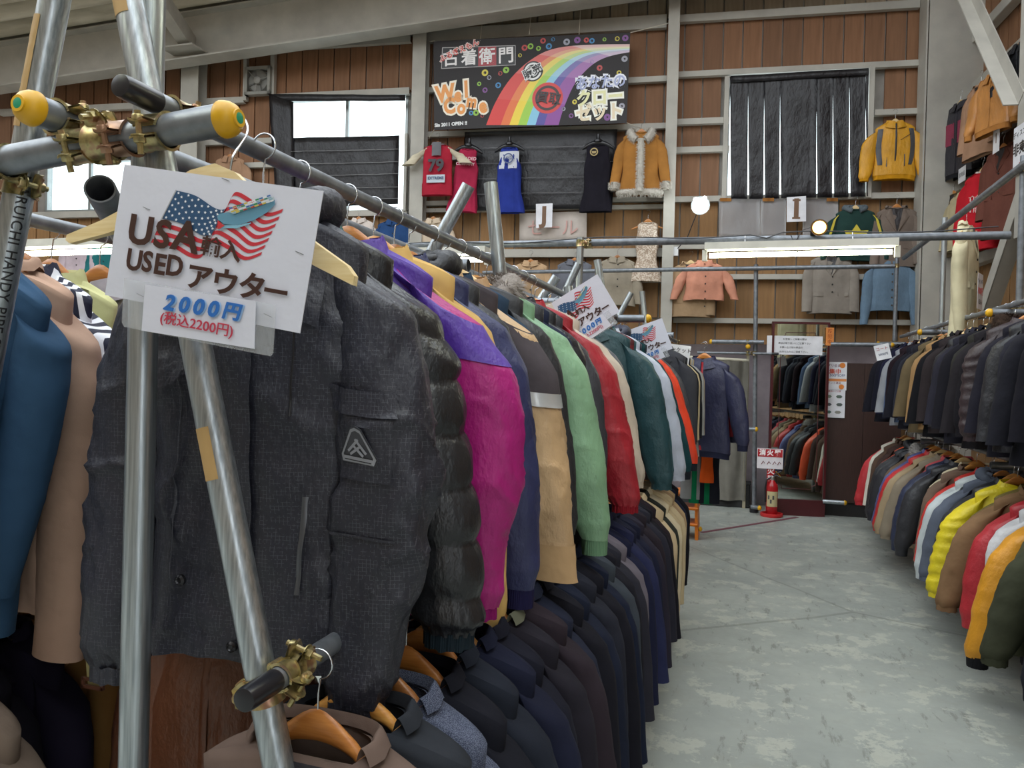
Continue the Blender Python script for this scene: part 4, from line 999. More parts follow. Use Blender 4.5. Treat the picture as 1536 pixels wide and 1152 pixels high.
# mid-hall scaffold: long high pipe with a post, its own thing
zc = PY(1180, 359, 5.2).z; mid = thing('scaffold_frame', 'high scaffold pipe crossing the aisle that carries the long fluorescent lamp', 'scaffold')
pipe(mid, 'crossbar', (-4.2, 5.2, zc+0.04), (1.47, 5.2, zc-0.01)); q = PY(871, 356, 5.15)
pipe(mid, 'post', (q.x, 5.15, q.z), (q.x-0.02, 5.15, 1.2), mat=GALV); clamp(mid, (q.x, 5.15, zc), (0, 0, 1), (1, -0.4, 0), fine=False); clamp(mid, (q.x+0.05, 5.2, zc), (1, 0, 0), (0, -1, .4), fine=False)
pts = [(x_, 5.17, zc+0.03+0.012*math.sin(x_*5)-(0.03 if abs(x_-0.1) < 0.05 else 0)) for x_ in [(-2.4+0.1*i) for i in range(39)]]
m = MB(); m.tube(pts, 0.004, 6); m.build('cable', BLK, mid)
bk_ = thing('scaffold_frame', 'tall grey scaffold posts and crossbars standing beside the mirror', 'scaffold'); zb = PY(1135, 403, 9.15).z
q = PY(1131, 768, 9.15); qx = PY(1134, 400, 9.15).x
pipe(bk_, 'crossbar', (-3.2, 9.12, zb), (1.5, 9.12, zb)); pipe(bk_, 'post', (qx, 9.17, zb+0.05), (q.x, 9.17, 0.02), mat=GREY)
clamp(bk_, (qx, 9.17, zb), (0, 0, 1), (1, -0.4, 0), fine=False)
z2 = PY(1120, 513, 9.1).z; pipe(bk_, 'crossbar', (PY(1068, 513, 9.1).x, 9.1, z2), (PY(1146, 513, 9.1).x, 9.1, z2)); yellow_cap(bk_, (PY(1067, 513, 9.1).x, 9.1, z2), (-1, 0, 0), fine=False)
z3 = PY(1120, 530, 9.1).z; pipe(bk_, 'crossbar', (PY(1046, 530, 9.1).x, 9.1, z3), (PY(1160, 530, 9.1).x, 9.1, z3), 0.014); black_cap(bk_, (PY(1158, 530, 9.1).x, 9.1, z3), (1, 0, 0), 0.014)
z4 = PY(1110, 643, 9.0).z; pipe(bk_, 'crossbar', (PY(1085, 643, 9.0).x, 9.0, z4), (PY(1134, 643, 9.0).x, 9.0, z4)); yellow_cap(bk_, (PY(1134, 643, 9.0).x, 9.0, z4), (1, 0, 0), fine=False)
for py_ in (513, 530): 
    c_ = PY(1131, py_, 9.12); clamp(bk_, c_, (0, 0, 1), (-1, -0.6, 0), fine=False); clamp(bk_, c_+Vector((-0.07, 0, 0)), (1, 0, 0), (0, -1, 0), fine=False)
c_ = PY(1122, 520, 9.0); yellow_cap(bk_, c_, (-0.3, -1, 0), fine=False); pipe(bk_, 'stub_pipe', c_, c_+Vector((0, 0.3, 0)))
m = MB(); m.lathe([(0.05, 0), (0.05, 0.05), (0.03, 0.07)], 16, T(q.x, 9.17, 0)); m.build('foot_cap', BLK, bk_)
c_ = PY(1139, 762, 9.0); c_.z = max(c_.z, 0.05); yellow_cap(bk_, c_, (1, -0.6, 0), fine=False); pipe(bk_, 'stub_pipe', c_, c_+Vector((-0.08, 0.05, 0)))
rb = thing('scaffold_frame', 'scaffold crossbar in front of the brown partition near the side wall', 'scaffold'); zq = PY(1300, 517, 9.2).z
pipe(rb, 'crossbar', (PY(1246, 517, 9.2).x, 9.2, zq), (PY(1336, 517, 9.2).x, 9.2, zq)); yellow_cap(rb, (PY(1338, 517, 9.2).x, 9.2, zq), (1, -0.3, 0), fine=False)
zq = PY(1250, 753, 9.2).z; pipe(rb, 'crossbar', (PY(1234, 753, 9.2).x, 9.2, zq), (PY(1266, 754, 9.2).x, 9.2, zq), mat=GALV); yellow_cap(rb, (PY(1267, 754, 9.2).x, 9.2, zq), (1, 0, 0), fine=False)
# wall-side rack
WXU, WZU, WXL, WZL = 1.52, 1.995, 1.54, 1.066
r4 = rack('wall-side scaffold rack packed with dark coats above and bright jackets below')
pipe(r4, 'rail', (WXU, 1.2, WZU), (WXU, 8.75, WZU), RR); pipe(r4, 'rail', (WXL, 1.2, WZL), (WXL, 8.7, WZL), RR)
zt = PX(1480, 285, WXU).z; ya = PX(1414, 330, WXU).y; pipe(r4, 'top_pipe', (WXU+0.03, 1.5, zt), (WXU+0.03, 8.9, zt)); 
for px_, py_ in ((1345, 362), (1415, 322), (1531, 250)):
    q = PX(px_, 400, WXU+0.06); zz = PX(px_, py_, WXU+0.06).z
    pipe(r4, 'post', (q.x, q.y, min(zz+0.05, zt+0.1)), (q.x, q.y, 0.0), mat=GALV if px_ == 1415 else GREY, r=0.0215)
    for z_ in (zt, WZU-0.03, WZL-0.03): clamp(r4, (q.x, q.y, z_), (0, 0, 1), (-1, -0.6, 0), fine=False)
    pipe(r4, 'cross_pipe', (WXU-0.10, q.y-0.05, WZU-0.045), (WXU+0.42, q.y-0.05, WZU-0.045)); yellow_cap(r4, (WXU-0.11, q.y-0.05, WZU-0.045), (-1, -0.1, 0), fine=False)
    pipe(r4, 'cross_pipe', (WXL-0.10, q.y-0.05, WZL-0.045), (WXU+0.42, q.y-0.05, WZL-0.045))
# ------------------------------------------------------------------ hangers and garments on the rails
HW = {k: hanger_meshes(k) for k in ('thick', 'broad', 'flat')}
WOOD = [M_wood('b97c38', 'd69c50'), M_wood('a8662c', 'c48242'), M_wood('d8b478', 'e6cb98', 0.4), M_wood('8e5a30', 'a8703f', 0.28)]
WN_ = ['golden varnished', 'orange-brown varnished', 'pale wooden', 'dark varnished']
def ordn(n): return str(n)+('th' if 10 <= n % 100 <= 20 else {1: 'st', 2: 'nd', 3: 'rd'}.get(n % 10, 'th'))
def put_hanger(Mx, label, kind='thick', wood=0, group=None, bar=False):
    h = thing('clothes_hanger', label, 'hanger', Mx, group); a, b, c = HW[kind]
    link('hanger_arms', a, h, WOOD[wood]); link('hook', b, h, WIRE, 'bright wire hook')
    if bar: link('trouser_bar', c, h, WOOD[wood])
    return h
_gc = {}
def shape(kind, seed=0, hi=0, **kw):
    k = (kind, seed, hi, tuple(sorted(kw.items())))
    if k not in _gc: _gc[k] = Garment(kind, seed, hi, **kw)
    return _gc[k]
CATN = dict(blazer='blazer', coat='coat', puffer='puffer_jacket', windbreaker='windbreaker', bomber='bomber_jacket', hooded='hooded_jacket', fur='fur_collar_jacket', shirt='shirt', sweat='sweatshirt', jersey='jersey', dress='dress')
def put(g, Mx, label, c, w='nylon', sleeve=None, trim=None, collar=None, lining='2a2628', c2=None, group=None, zipc=None, name=None, sw=None):
    nm = name or CATN[g.kind]; t = thing(nm, label, nm.replace('_', ' ') if len(nm.split('_')) < 3 else 'jacket', Mx, group)
    fb = fabric(c, w, c2); mats = dict(body=fb, sleeve=fabric(sleeve, sw or w, c2) if sleeve else fb, trim=fabric(trim, 'rib') if trim else fb, collar=fabric(collar[0], collar[1], collar[2] if len(collar) > 2 else None) if isinstance(collar, tuple) else (fabric(collar, w) if collar else fb), lining=fabric(lining, 'satin'), zip=fabric(zipc, 'nylon') if zipc else fb, button=plain('1c1a1a' if not c2 else '4a3a2a', 0.3))
    for pn, me, mk in g.get():
        lab = None
        if pn == 'sleeve' and sleeve: lab = None
        link(pn, me, t, mats[mk], lab)
    return t
rng = random.Random(11)
RAILN = {'U': "the long upper rail", 'L': "the long lower rail", 'WU': "the wall-side upper rail", 'WL': "the wall-side lower rail", 'S': "the second rack", 'T': "the third rack", 'F': "the far-side rail", 'FL': "the far-side lower rail"}
RGRP = {'U': 'jackets on the long rack upper rail', 'L': 'suit jackets on the long rack lower rail', 'WU': 'coats on the wall-side rack upper rail', 'WL': 'jackets on the wall-side rack lower rail', 'S': 'jackets on the second rack', 'T': 'coats on the third rack', 'F': 'jackets on the far-side rail', 'FL': 'coats on the far-side lower rail'}
cnt = {}
def hang(rail, x, y, z, desc, kind, c, w='nylon', seed=None, hi=0, yaw=None, hk='thick', wood=None, sz=1.0, sxx=1.0, skw=None, mirror=False, noh=False, dz=0.0, tilt=None, **kw):
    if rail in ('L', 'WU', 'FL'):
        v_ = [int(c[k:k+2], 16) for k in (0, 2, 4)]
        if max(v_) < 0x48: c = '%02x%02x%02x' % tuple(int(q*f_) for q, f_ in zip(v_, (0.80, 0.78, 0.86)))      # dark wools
    cnt[rail] = cnt.get(rail, 0)+1; n = cnt[rail]; seed = rng.randrange(3) if seed is None else seed
    yaw = rng.uniform(-0.06, 0.06) if yaw is None else yaw; wood = rng.choice([0, 0, 1, 1, 2, 3]) if wood is None else wood
    g = shape(kind, seed, hi, **(skw or {}))
    gm = kw.pop('glabel', None) or ('%s, %s from the front of %s' % (desc, ordn(n), RAILN[rail]))
    Mx = T(x, y, z+dz) @ RZ(yaw+(PI if mirror else 0)) @ RY(rng.uniform(-0.025, 0.025) if tilt is None else tilt); S = Matrix.Diagonal((sxx, 1, sz, 1))
    o = put(g, Mx @ S, gm, c, w, **kw); o['group'] = RGRP[rail]
    if not noh:
        hk = 'broad' if hk == 'thick' else hk; h = put_hanger(Mx, '%s hanger, %s from the front of %s' % (WN_[wood], ordn(n), RAILN[rail]), hk, wood, bar=(n % 4 == 0)); h['group'] = 'hangers on '+RAILN[rail].replace("'s", '')
    return o, g
# ---- long rack, upper rail
UX, UZ = RXU, RZU
o1, g1 = hang('U', UX+0.035, 1.225, UZ, 'black ripstop cargo jacket with triangular sleeve badge', 'hooded', '262732', 'ripstop', seed=5, hi=2, yaw=0.02, tilt=0.0, c2='8d8d96',
    skw=dict(L=0.80, sw=0.215, cw=0.215, ww=0.205, hw=0.215, sl=0.81, out=0.055, rx=0.088, rx1=0.070, ry=0.064, ry1=0.056, d=0.075, dh=0.075, wr=0.030, fold=0.010, elbow=0.020, inn=0.075, innl=0.25, slope=0.36), wood=0, hk='flat', glabel='black ripstop cargo jacket with triangular sleeve badge, front of the long rack')
hang('U', UX, 1.40, UZ, 'black leather puffer jacket with quilted sleeves', 'puffer', '1f2024', 'leather', seed=1, hi=2, yaw=0.05, skw=dict(puff=7, L=0.74, sl=0.74, rx=0.095, ry=0.075, out=0.10), collar=('15514f', 'nylon'), trim='1d2a33')
o3, g3 = hang('U', UX, 1.60, UZ, 'purple windbreaker with magenta sleeves', 'windbreaker', '4c2a92', 'nylon', seed=2, hi=2, yaw=0.04, sleeve='a51672', trim='8c1766', skw=dict(out=0.115, elbow=0.085, sl=0.74, L=0.76, rx=0.098, ry=0.078, rx1=0.064, slope=0.38, inn=0.055), zipc='281a50')
hang('U', UX, 1.73, UZ, 'tan cotton jacket with rolled cuffs', 'windbreaker', 'c9a566', 'cotton', seed=0, hi=1, skw=dict(sl=0.84, out=0.05, L=0.78))
hang('U', UX, 1.85, UZ, 'navy blue bomber jacket with ribbed cuffs', 'bomber', '2a3058', 'nylon', seed=1, hi=2, trim='232148', skw=dict(sl=0.77, L=0.78, out=0.10, rx=0.095, ry=0.072, elbow=0.03))
hang('U', UX-.01, 1.96, UZ, 'black padded hooded jacket', 'hooded', '23242a', 'nylon', seed=2, hi=1)
o7, g7 = hang('U', UX, 2.10, UZ, 'charcoal and tan jacket with reflective band', 'windbreaker', '4a4448', 'cotton', seed=1, hi=2, sleeve='c3a27a', sw='nylon', collar='c3a27a', trim='bd9c74', skw=dict(sl=0.80, L=0.76, out=0.12, rx=0.098, ry=0.08, rx1=0.075, elbow=0.04, cuff='plain'))
hang('U', UX-.01, 2.22, UZ, 'dark blue denim-look jacket', 'bomber', '2b3a4c', 'denim', hi=1, c2='3f5368', trim='27313f')
hang('U', UX, 2.33, UZ, 'black bomber jacket with a tan collar', 'bomber', '25262b', 'nylon', hi=1, collar='a8845e', trim='1f2024', skw=dict(out=0.08, sl=.74, L=.76))
hang('U', UX, 2.47, UZ, 'sage green jacket with grey fur collar', 'fur', '7fa583', 'nylon', seed=1, hi=2, collar=('8d837c', 'fur', 'b8b0aa'), skw=dict(out=0.13, rx=0.098, ry=0.078, sl=0.78, L=0.74, elbow=0.03), trim='6f9474')
hang('U', UX, 2.60, UZ, 'black nylon coat', 'windbreaker', '2b2c33', 'nylon', hi=1, skw=dict(sl=0.80, L=0.82, out=0.10, rx=0.09))
hang('U', UX-.01, 2.71, UZ, 'navy wool jacket', 'bomber', '272c40', 'wool', hi=1)
hang('U', UX-.01, 2.82, UZ, 'black satin jacket', 'bomber', '202127', 'satin', hi=1)
hang('U', UX, 2.93, UZ, 'slate black jacket', 'windbreaker', '33343b', 'nylon', hi=1, skw=dict(out=0.10, sl=.76, L=.76))
hang('U', UX, 3.06, UZ, 'deep red windbreaker', 'windbreaker', '9d1f2c', 'nylon', seed=1, hi=2, skw=dict(out=0.14, rx=0.095, ry=0.08, sl=0.76, L=0.74, elbow=0.03), trim='8c1a26')
hang('U', UX, 3.20, UZ, 'beige jacket with elastic cuffs', 'windbreaker', 'bdb0a0', 'nylon', hi=1, skw=dict(out=0.14, rx=0.095, ry=0.075, sl=0.68))
hang('U', UX-.02, 3.33, UZ, 'black and red checked jacket', 'bomber', '251d22', 'plaid', hi=1, c2='8e2630', trim='1d1d22', skw=dict(out=0.10))
hang('U', UX-.02, 3.45, UZ, 'dark brown corduroy jacket', 'bomber', '3a3034', 'wool', hi=0, trim='2c2428')
hang('U', UX-.02, 3.57, UZ, 'navy fleece jacket', 'bomber', '26324a', 'wool', trim='202a3c'); hang('U', UX-.02, 3.70, UZ, 'grey nylon jacket', 'windbreaker', '5a5c63', 'nylon')
# second rack
S = [('dark teal nylon jacket', 'windbreaker', '1f4248', 'nylon', .13), ('black and red checked shirt jacket', 'shirt', '6e2026', 'plaid', .05), ('teal padded jacket', 'bomber', '26545c', 'nylon', .13), ('pale blue-white windbreaker', 'windbreaker', 'b6bccb', 'nylon', .15),
     ('navy hooded jacket', 'hooded', '22263a', 'nylon', .12), ('deep green fleece jacket', 'bomber', '1d3f44', 'wool', .17), ('charcoal jacket', 'bomber', '34363c', 'wool', .12), ('purple fleece jacket', 'bomber', '4b2752', 'wool', .14), ('bright orange-red jacket', 'bomber', 'e0401f', 'nylon', .17), ('dark grey coat', 'windbreaker', '3f4046', 'nylon', .16)]
for i, (d, k, c, w, o_) in enumerate(S):
    hang('S', -0.80, 4.02+i*0.125, 1.885, d, k, c, w, hi=1 if i < 6 else 0, c2='231c1e' if w == 'plaid' else None, skw=dict(out=o_-.02, sl=.76, L=.76), trim={'windbreaker': None}.get(k, '20242c') if w != 'plaid' else None)
S = [('charcoal wool coat', 'coat', '3d3e44', 'wool'), ('slate grey coat', 'coat', '55565c', 'wool'), ('black trench coat', 'coat', '212228', 'cotton'), ('dark grey wool coat', 'coat', '45464c', 'wool'), ('cream trench coat with cuff straps', 'coat', 'c8b894', 'cotton'), ('black long coat', 'coat', '1e1f24', 'wool'),
     ('cream raincoat', 'coat', 'cdbf9d', 'cotton'), ('beige trench coat', 'coat', 'b6a283', 'cotton'), ('pale grey coat', 'coat', '9a9b9b', 'wool'), ('khaki coat', 'coat', 'b3a17e', 'cotton'), ('grey wool coat', 'coat', '83858a', 'wool')]
for i, (d, k, c, w) in enumerate(S): hang('T', -0.62, 5.38+i*0.105, 1.84, d, k, c, w, skw=dict(L=0.74+0.03*(i % 3)), hi=0)
hang('T', -0.34, 6.62, 1.80, 'navy ski jacket with a red chest stripe', 'bomber', '2a2c48', 'nylon', hi=1, yaw=-0.30, skw=dict(out=0.08, L=.76, sl=.66), trim='26283f', zipc='b0202e', noh=False)
hang('T', -0.36, 6.80, 1.80, 'red and navy track jacket', 'bomber', '2a2c44', 'nylon', hi=0, yaw=-0.2, sleeve='a32030')
# lower rail
LX, LZ = RXL+0.02, RZL
L_ = [('taupe wool jacket', '6b5a52', 'wool'), ('dark green-grey ribbed jacket', '3a3f40', 'wool'), ('blue tweed jacket', '3c4154', 'tweed'), ('black blazer', '22242a', 'wool'), ('dark slate blazer', '2b3138', 'wool'), ('navy blazer', '23293a', 'wool'), ('black-blue blazer', '24262f', 'wool'),
      ('charcoal blazer with olive collar', '2f2e33', 'wool'), ('brown-black blazer', '3a3236', 'wool'), ('navy-grey blazer', '2c3240', 'wool'), ('black wool blazer', '222329', 'wool'), ('dark navy blazer', '242b3a', 'wool'), ('charcoal suit jacket', '2f323a', 'wool'), ('black suit jacket', '202127', 'wool'), ('midnight blue blazer', '20283a', 'wool'), ('slate suit jacket', '3a4048', 'wool'),
      ('black dress jacket', '24242a', 'wool'), ('dark grey blazer', '35363c', 'wool'), ('grey corduroy-like blazer', '67616a', 'wool'), ('ink navy blazer', '252a40', 'wool'), ('navy blue blazer', '262a48', 'wool'), ('dark indigo blazer', '272b3d', 'wool'), ('blue-black blazer', '22273a', 'wool'),
      ('charcoal purple blazer', '35323c', 'wool'), ('dark brown blazer', '332c30', 'wool'), ('graphite blazer', '32343b', 'wool'), ('black fine blazer', '202025', 'wool'), ('brown wool blazer', '30282a', 'wool'), ('very dark navy coat', '1d212c', 'wool'), ('dark wool coat', '232127', 'wool')]
random.seed(3)
for i, (d, c, w) in enumerate(L_[:28]):
    y = 1.08+i*0.104; near = i < 20
    kw = dict(collar=('6c6e5e', 'wool')) if 'olive' in d else {}
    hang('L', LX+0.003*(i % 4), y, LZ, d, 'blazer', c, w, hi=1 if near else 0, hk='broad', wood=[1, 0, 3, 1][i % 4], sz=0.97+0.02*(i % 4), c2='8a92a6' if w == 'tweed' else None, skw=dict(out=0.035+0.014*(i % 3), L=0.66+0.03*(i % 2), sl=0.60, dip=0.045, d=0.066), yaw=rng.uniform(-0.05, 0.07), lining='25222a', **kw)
S = [('cream corduroy jacket', 'c0ab8a'), ('dark olive jacket', '3a4034'), ('ivory cotton jacket', 'cbbd9f'), ('beige cotton jacket', 'b8a583'), ('sand linen jacket', 'c2b08e'), ('brown-beige jacket', 'a08668'), ('tan wool jacket', 'b59b76'), ('navy trench coat', '232c40'), ('black coat', '1d1e24')]
for i, (d, c) in enumerate(S): hang('L', -0.60, 4.02+i*0.11, 1.0, d, 'blazer', c, 'cotton', hi=0, skw=dict(L=0.68+0.03*(i % 2)), lining='2b2626')
# far-side rail (beyond the near frame)
S = [(1.09, 'white linen jacket', 'blazer', 'd9dbe4', 'cotton', {}), (1.21, 'steel blue blazer', 'blazer', '34506c', 'wool', {}), (1.29, 'camel coat', 'coat', 'a87c4a', 'wool', {}), (1.34, 'pinkish beige jacket', 'coat', 'b0917e', 'wool', {}), (1.43, 'navy and white striped shirt', 'shirt', '22253a', 'stripe', dict(c2='e2e4ea')),
     (1.53, 'pale green cotton jacket', 'shirt', 'c0bf8e', 'cotton', {}), (1.64, 'lavender grey jacket', 'shirt', 'a29aa4', 'cotton', {}), (1.76, 'brown suede jacket', 'blazer', '7a5a42', 'wool', {}), (1.9, 'white shirt', 'shirt', 'cfd0d6', 'cotton', {}), (2.05, 'teal jacket', 'shirt', '2d6f70', 'cotton', {}), (2.60, 'grey cardigan', 'sweat', '77777d', 'wool', {}),
     (2.80, 'dark jacket', 'blazer', '2c2d33', 'wool', {}), (3.0, 'beige shirt', 'shirt', 'bba98c', 'cotton', {})]
for y, d, k, c, w, kw in S:
    sk = dict(L=0.72, out=0.03)
    x_ = FARX
    if 'steel' in d: sk = dict(L=0.73, sw=0.24, cw=0.245, ww=0.235, hw=0.25, out=0.01, rx=0.060, inn=0.03, innl=-0.2); kw = dict(tilt=0.15); x_ = FARX+0.10
    if 'camel' in d: sk = dict(L=0.84); x_ = -1.86
    if 'white linen' in d: x_ = FARX-0.02
    if 'pinkish' in d: sk = dict(L=0.74, out=0.05, sl=0.80, rx=0.078, inn=0.03, innl=0); x_ = FARX+0.02; kw = dict(tilt=0.05)
    if 'striped' in d: sk = dict(L=0.74, out=0.05, sl=0.66, rx=0.07); x_ = FARX-0.02; kw = dict(kw, tilt=0.03)
    if 'green' in d: sk = dict(L=0.74, out=0.05, sl=0.78, rx=0.075, rx1=.06); x_ = FARX-0.04; kw = dict(tilt=0.05)
    hang('F', x_, y, FARZ+0.0, d, k, c, w, hi=2 if y < 1.6 else 1, hk='thick', skw=sk, wood=1, yaw=0.0, **kw)
S = [(1.12, 'taupe brown coat', '6f6156', 'wool'), (1.26, 'black wool coat', '1d1c22', 'wool'), (1.40, 'dark purple-black coat', '262230', 'wool'), (1.55, 'mustard brown jacket', '9c7445', 'cotton'), (1.72, 'olive khaki trench coat', 'a59a6c', 'cotton'), (1.9, 'black nylon coat', '1d1e24', 'nylon'), (2.1, 'charcoal coat', '2f3036', 'wool')]
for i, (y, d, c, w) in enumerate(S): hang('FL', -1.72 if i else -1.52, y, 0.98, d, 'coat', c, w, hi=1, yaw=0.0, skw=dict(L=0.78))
hang('FL', -1.08, 1.42, 1.10, 'brown leather coat', 'bomber', '86563f', 'leather', hi=1, yaw=0.1, skw=dict(L=0.85, sw=0.15, cw=0.16, ww=0.16, hw=0.19, out=0.03, wr=0.012), noh=True, glabel='brown leather coat hanging under the black ripstop jacket')
# wall-side rack
S = [('black coat', '232328', 'wool'), ('dark green quilted coat', '243229', 'nylon'), ('pale grey nylon coat', 'a3a6a8', 'nylon'), ('pale yellow-green coat', 'b7bb92', 'cotton'), ('black wool coat', '1d1d22', 'wool'), ('black long coat', '232429', 'wool'), ('charcoal coat', '2f3036', 'wool'), ('black padded coat', '1f1f24', 'nylon'), ('ink black coat', '26262d', 'wool'),
     ('dark brown puffer', '3c2d2e', 'nylon'), ('black fur-trimmed coat', '211f22', 'wool'), ('black coat with tan collar', '2c2a2a', 'wool'), ('dark olive coat', '3b3c33', 'cotton'), ('black cotton coat', '212126', 'cotton'), ('anthracite coat', '33333a', 'wool'), ('black zip coat', '1d1e22', 'nylon'), ('charcoal brown coat', '37312f', 'wool'), ('black shaggy coat', '191a1d', 'wool'),
     ('jet black coat', '202024', 'wool'), ('tan wool coat', '94744f', 'wool'), ('olive brown coat', '5f523c', 'cotton'), ('black and grey coat', '2a2b2f', 'wool'), ('dark slate coat', '33363d', 'wool'), ('black duffle coat', '212228', 'wool'), ('red-lined dark coat', '2b1f24', 'wool'), ('blue-grey coat', '4a5a76', 'cotton'), ('silver grey coat', '83868c', 'nylon'), ('dark navy coat', '22253a', 'wool'),
     ('midnight coat', '1d1f2b', 'wool'), ('black pea coat', '1f2026', 'wool')]
ys = [3.35+i*0.172 for i in range(len(S))]
for i, (d, c, w) in enumerate(S):
    k = 'puffer' if 'puffer' in d else ('fur' if 'fur' in d else 'coat'); kw = {}
    if 'tan collar' in d: kw = dict(collar=('a9825c', 'wool'))
    if k == 'fur': kw = dict(collar=('4a3a30', 'fur', '2b2320'))
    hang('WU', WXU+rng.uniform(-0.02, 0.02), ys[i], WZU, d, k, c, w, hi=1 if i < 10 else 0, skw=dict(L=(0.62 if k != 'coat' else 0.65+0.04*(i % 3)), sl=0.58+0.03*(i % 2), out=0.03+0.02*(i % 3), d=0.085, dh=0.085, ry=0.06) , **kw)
S = [('black coat', '1f1f24', 'wool', 'coat'), ('burgundy plaid shirt jacket', '4a2a36', 'plaid', 'shirt'), ('black fleece jacket', '232329', 'wool', 'bomber'), ('dark grey denim-like jacket', '34363a', 'cotton', 'coat'), ('dark olive field jacket', '3a3c2e', 'cotton', 'windbreaker'), ('olive drab coat', '4a4a38', 'cotton', 'coat'), ('mustard orange jacket', 'cc8c1c', 'nylon', 'windbreaker'), ('white and grey jacket', 'c3c3c6', 'nylon', 'shirt'), ('red track jacket', 'a8242e', 'nylon', 'bomber'),
     ('brown field jacket', '7c6046', 'cotton', 'windbreaker'), ('olive brown puffer', '6a5c30', 'nylon', 'windbreaker'), ('bright yellow puffer jacket', 'd9c51e', 'nylon', 'puffer'), ('charcoal jacket with white piping', '26282e', 'nylon', 'bomber'), ('slate grey hooded jacket', '575d6b', 'cotton', 'hooded'), ('silver white jacket', 'b8bfc2', 'nylon', 'bomber'), ('red nylon jacket', 'c4302a', 'nylon', 'bomber'), ('chocolate brown coat', '6e5a4e', 'wool', 'coat'),
     ('cream wool coat', 'cdc2a6', 'wool', 'coat'), ('black jacket', '24252b', 'nylon', 'bomber'), ('navy jacket', '242c46', 'nylon', 'bomber'), ('salmon pink coat', 'b85258', 'wool', 'coat'), ('grey-brown jacket', '857a6a', 'cotton', 'windbreaker'), ('tan jacket', 'a08c70', 'cotton', 'windbreaker'), ('scarlet padded jacket', 'bb2528', 'nylon', 'windbreaker'), ('periwinkle blue jacket', '4d5488', 'nylon', 'windbreaker'), ('brown jacket with pale fur collar', '6b5848', 'wool', 'fur'),
     ('black down coat', '1c1d26', 'nylon', 'puffer'), ('black hooded coat', '202229', 'nylon', 'hooded'), ('neon orange jacket', 'ee5a30', 'nylon', 'bomber'), ('dark brown jacket', '463632', 'wool', 'coat'), ('coffee brown coat', '57443a', 'wool', 'coat'), ('white cotton coat', 'cbc6ba', 'cotton', 'coat'), ('crimson jacket', 'b3222c', 'nylon', 'windbreaker')]
ys = [3.2+i*0.168 for i in range(len(S))]
OUT = dict(puffer=0.12, windbreaker=0.13, bomber=0.11, hooded=0.11, coat=0.06, shirt=0.05, fur=0.09)
for i, (d, c, w, k) in enumerate(S):
    kw = dict(c2='6a3a46') if w == 'plaid' else {}
    if k == 'fur': kw = dict(collar=('b0aca8', 'fur', 'd0ccc8'))
    if 'mustard' in d: kw = dict(trim='17171b')
    sk = dict(L=0.70 if k != 'coat' else 0.80, out=OUT[k], d=0.085, dh=0.08, ry=0.072, ry1=0.06)
    if k != 'coat': sk.update(rx=0.095, elbow=0.02)
    if 'mustard' in d: sk.update(sl=0.70, cuff='rib')
    hang('WL', WXL+rng.uniform(-0.03, 0.02)-(0.04 if 'yellow' in d else 0), ys[i], WZL, d, k, c, w, hi=1 if i < 20 else 0, skw=sk, hk='thick', wood=[0, 1, 2, 1][i % 4], **kw)
# ---- details on the front jacket (local frame of o1)
def on_sleeve(g, side, poly, name, parent, mat, off=0.004, n=1, label=None, thick=0.002, res=6):
    """poly: function (u,v)->(t,theta) patch on the sleeve surface"""
    m = MB(); m.grid(lambda u, v: g.sfun(side, *poly(u, v), off), res, res)
    m.grid(lambda u, v: g.sfun(side, *poly(u, 1.0), off-v*off), res, 1); m.grid(lambda u, v: g.sfun(side, *poly(1.0, u), off-v*off), res, 1); m.grid(lambda u, v: g.sfun(side, *poly(0.0, u), off-v*off), res, 1)
    return m.build(name, mat, parent, label=label)
RIP = fabric('262732', 'ripstop', '8d8d96'); FR = 3*PI/2      # theta at the front of a sleeve (sin=-1)
on_sleeve(g1, 1, lambda u, v: (0.300+0.055*v+0.006*math.sin(PI*u), FR-0.75+1.35*u), 'pocket_flap', o1, RIP, 0.012, res=10)
on_sleeve(g1, 1, lambda u, v: (0.345+0.155*v, FR-0.62+1.15*u), 'sleeve_pocket', o1, RIP, 0.006, res=12)
def tri_patch(g, side, ct, cth, s, name, mat, off, label=None, ring=None, parent=o1):
    pts = [(-0.5, -0.32), (0.5, -0.32), (0.56, -0.16), (0.14, 0.52), (0.0, 0.58), (-0.14, 0.52), (-0.56, -0.16)]
    def P_(x, y, o_): return g.sfun(side, ct-y*s/0.66, cth+x*s/0.085, o_)
    m = MB(); n = len(pts)
    if ring is None: m.add([P_(x, y, off) for x, y in pts]+[P_(x, y, off-0.003) for x, y in pts], [tuple(range(n))]+[(i, (i+1) % n, n+(i+1) % n, n+i) for i in range(n)])
    else:
        cx, cy = 0.0, 0.02; ins = [(cx+(x-cx)*ring, cy+(y-cy)*ring) for x, y in pts]
        m.add([P_(x, y, off) for x, y in pts]+[P_(x, y, off) for x, y in ins], [(i, (i+1) % n, n+(i+1) % n, n+i) for i in range(n)])
    return m.build(name, mat, parent, label=label, angle=30)
tri_patch(g1, 1, 0.435, FR-0.10, 0.060, 'badge', plain('3f4046', 0.5), 0.011, 'triangular rubber badge'); tri_patch(g1, 1, 0.435, FR-0.10, 0.056, 'badge_outline', plain('8d8f96', 0.4), 0.0125, 'pale outline of the badge', ring=0.86)
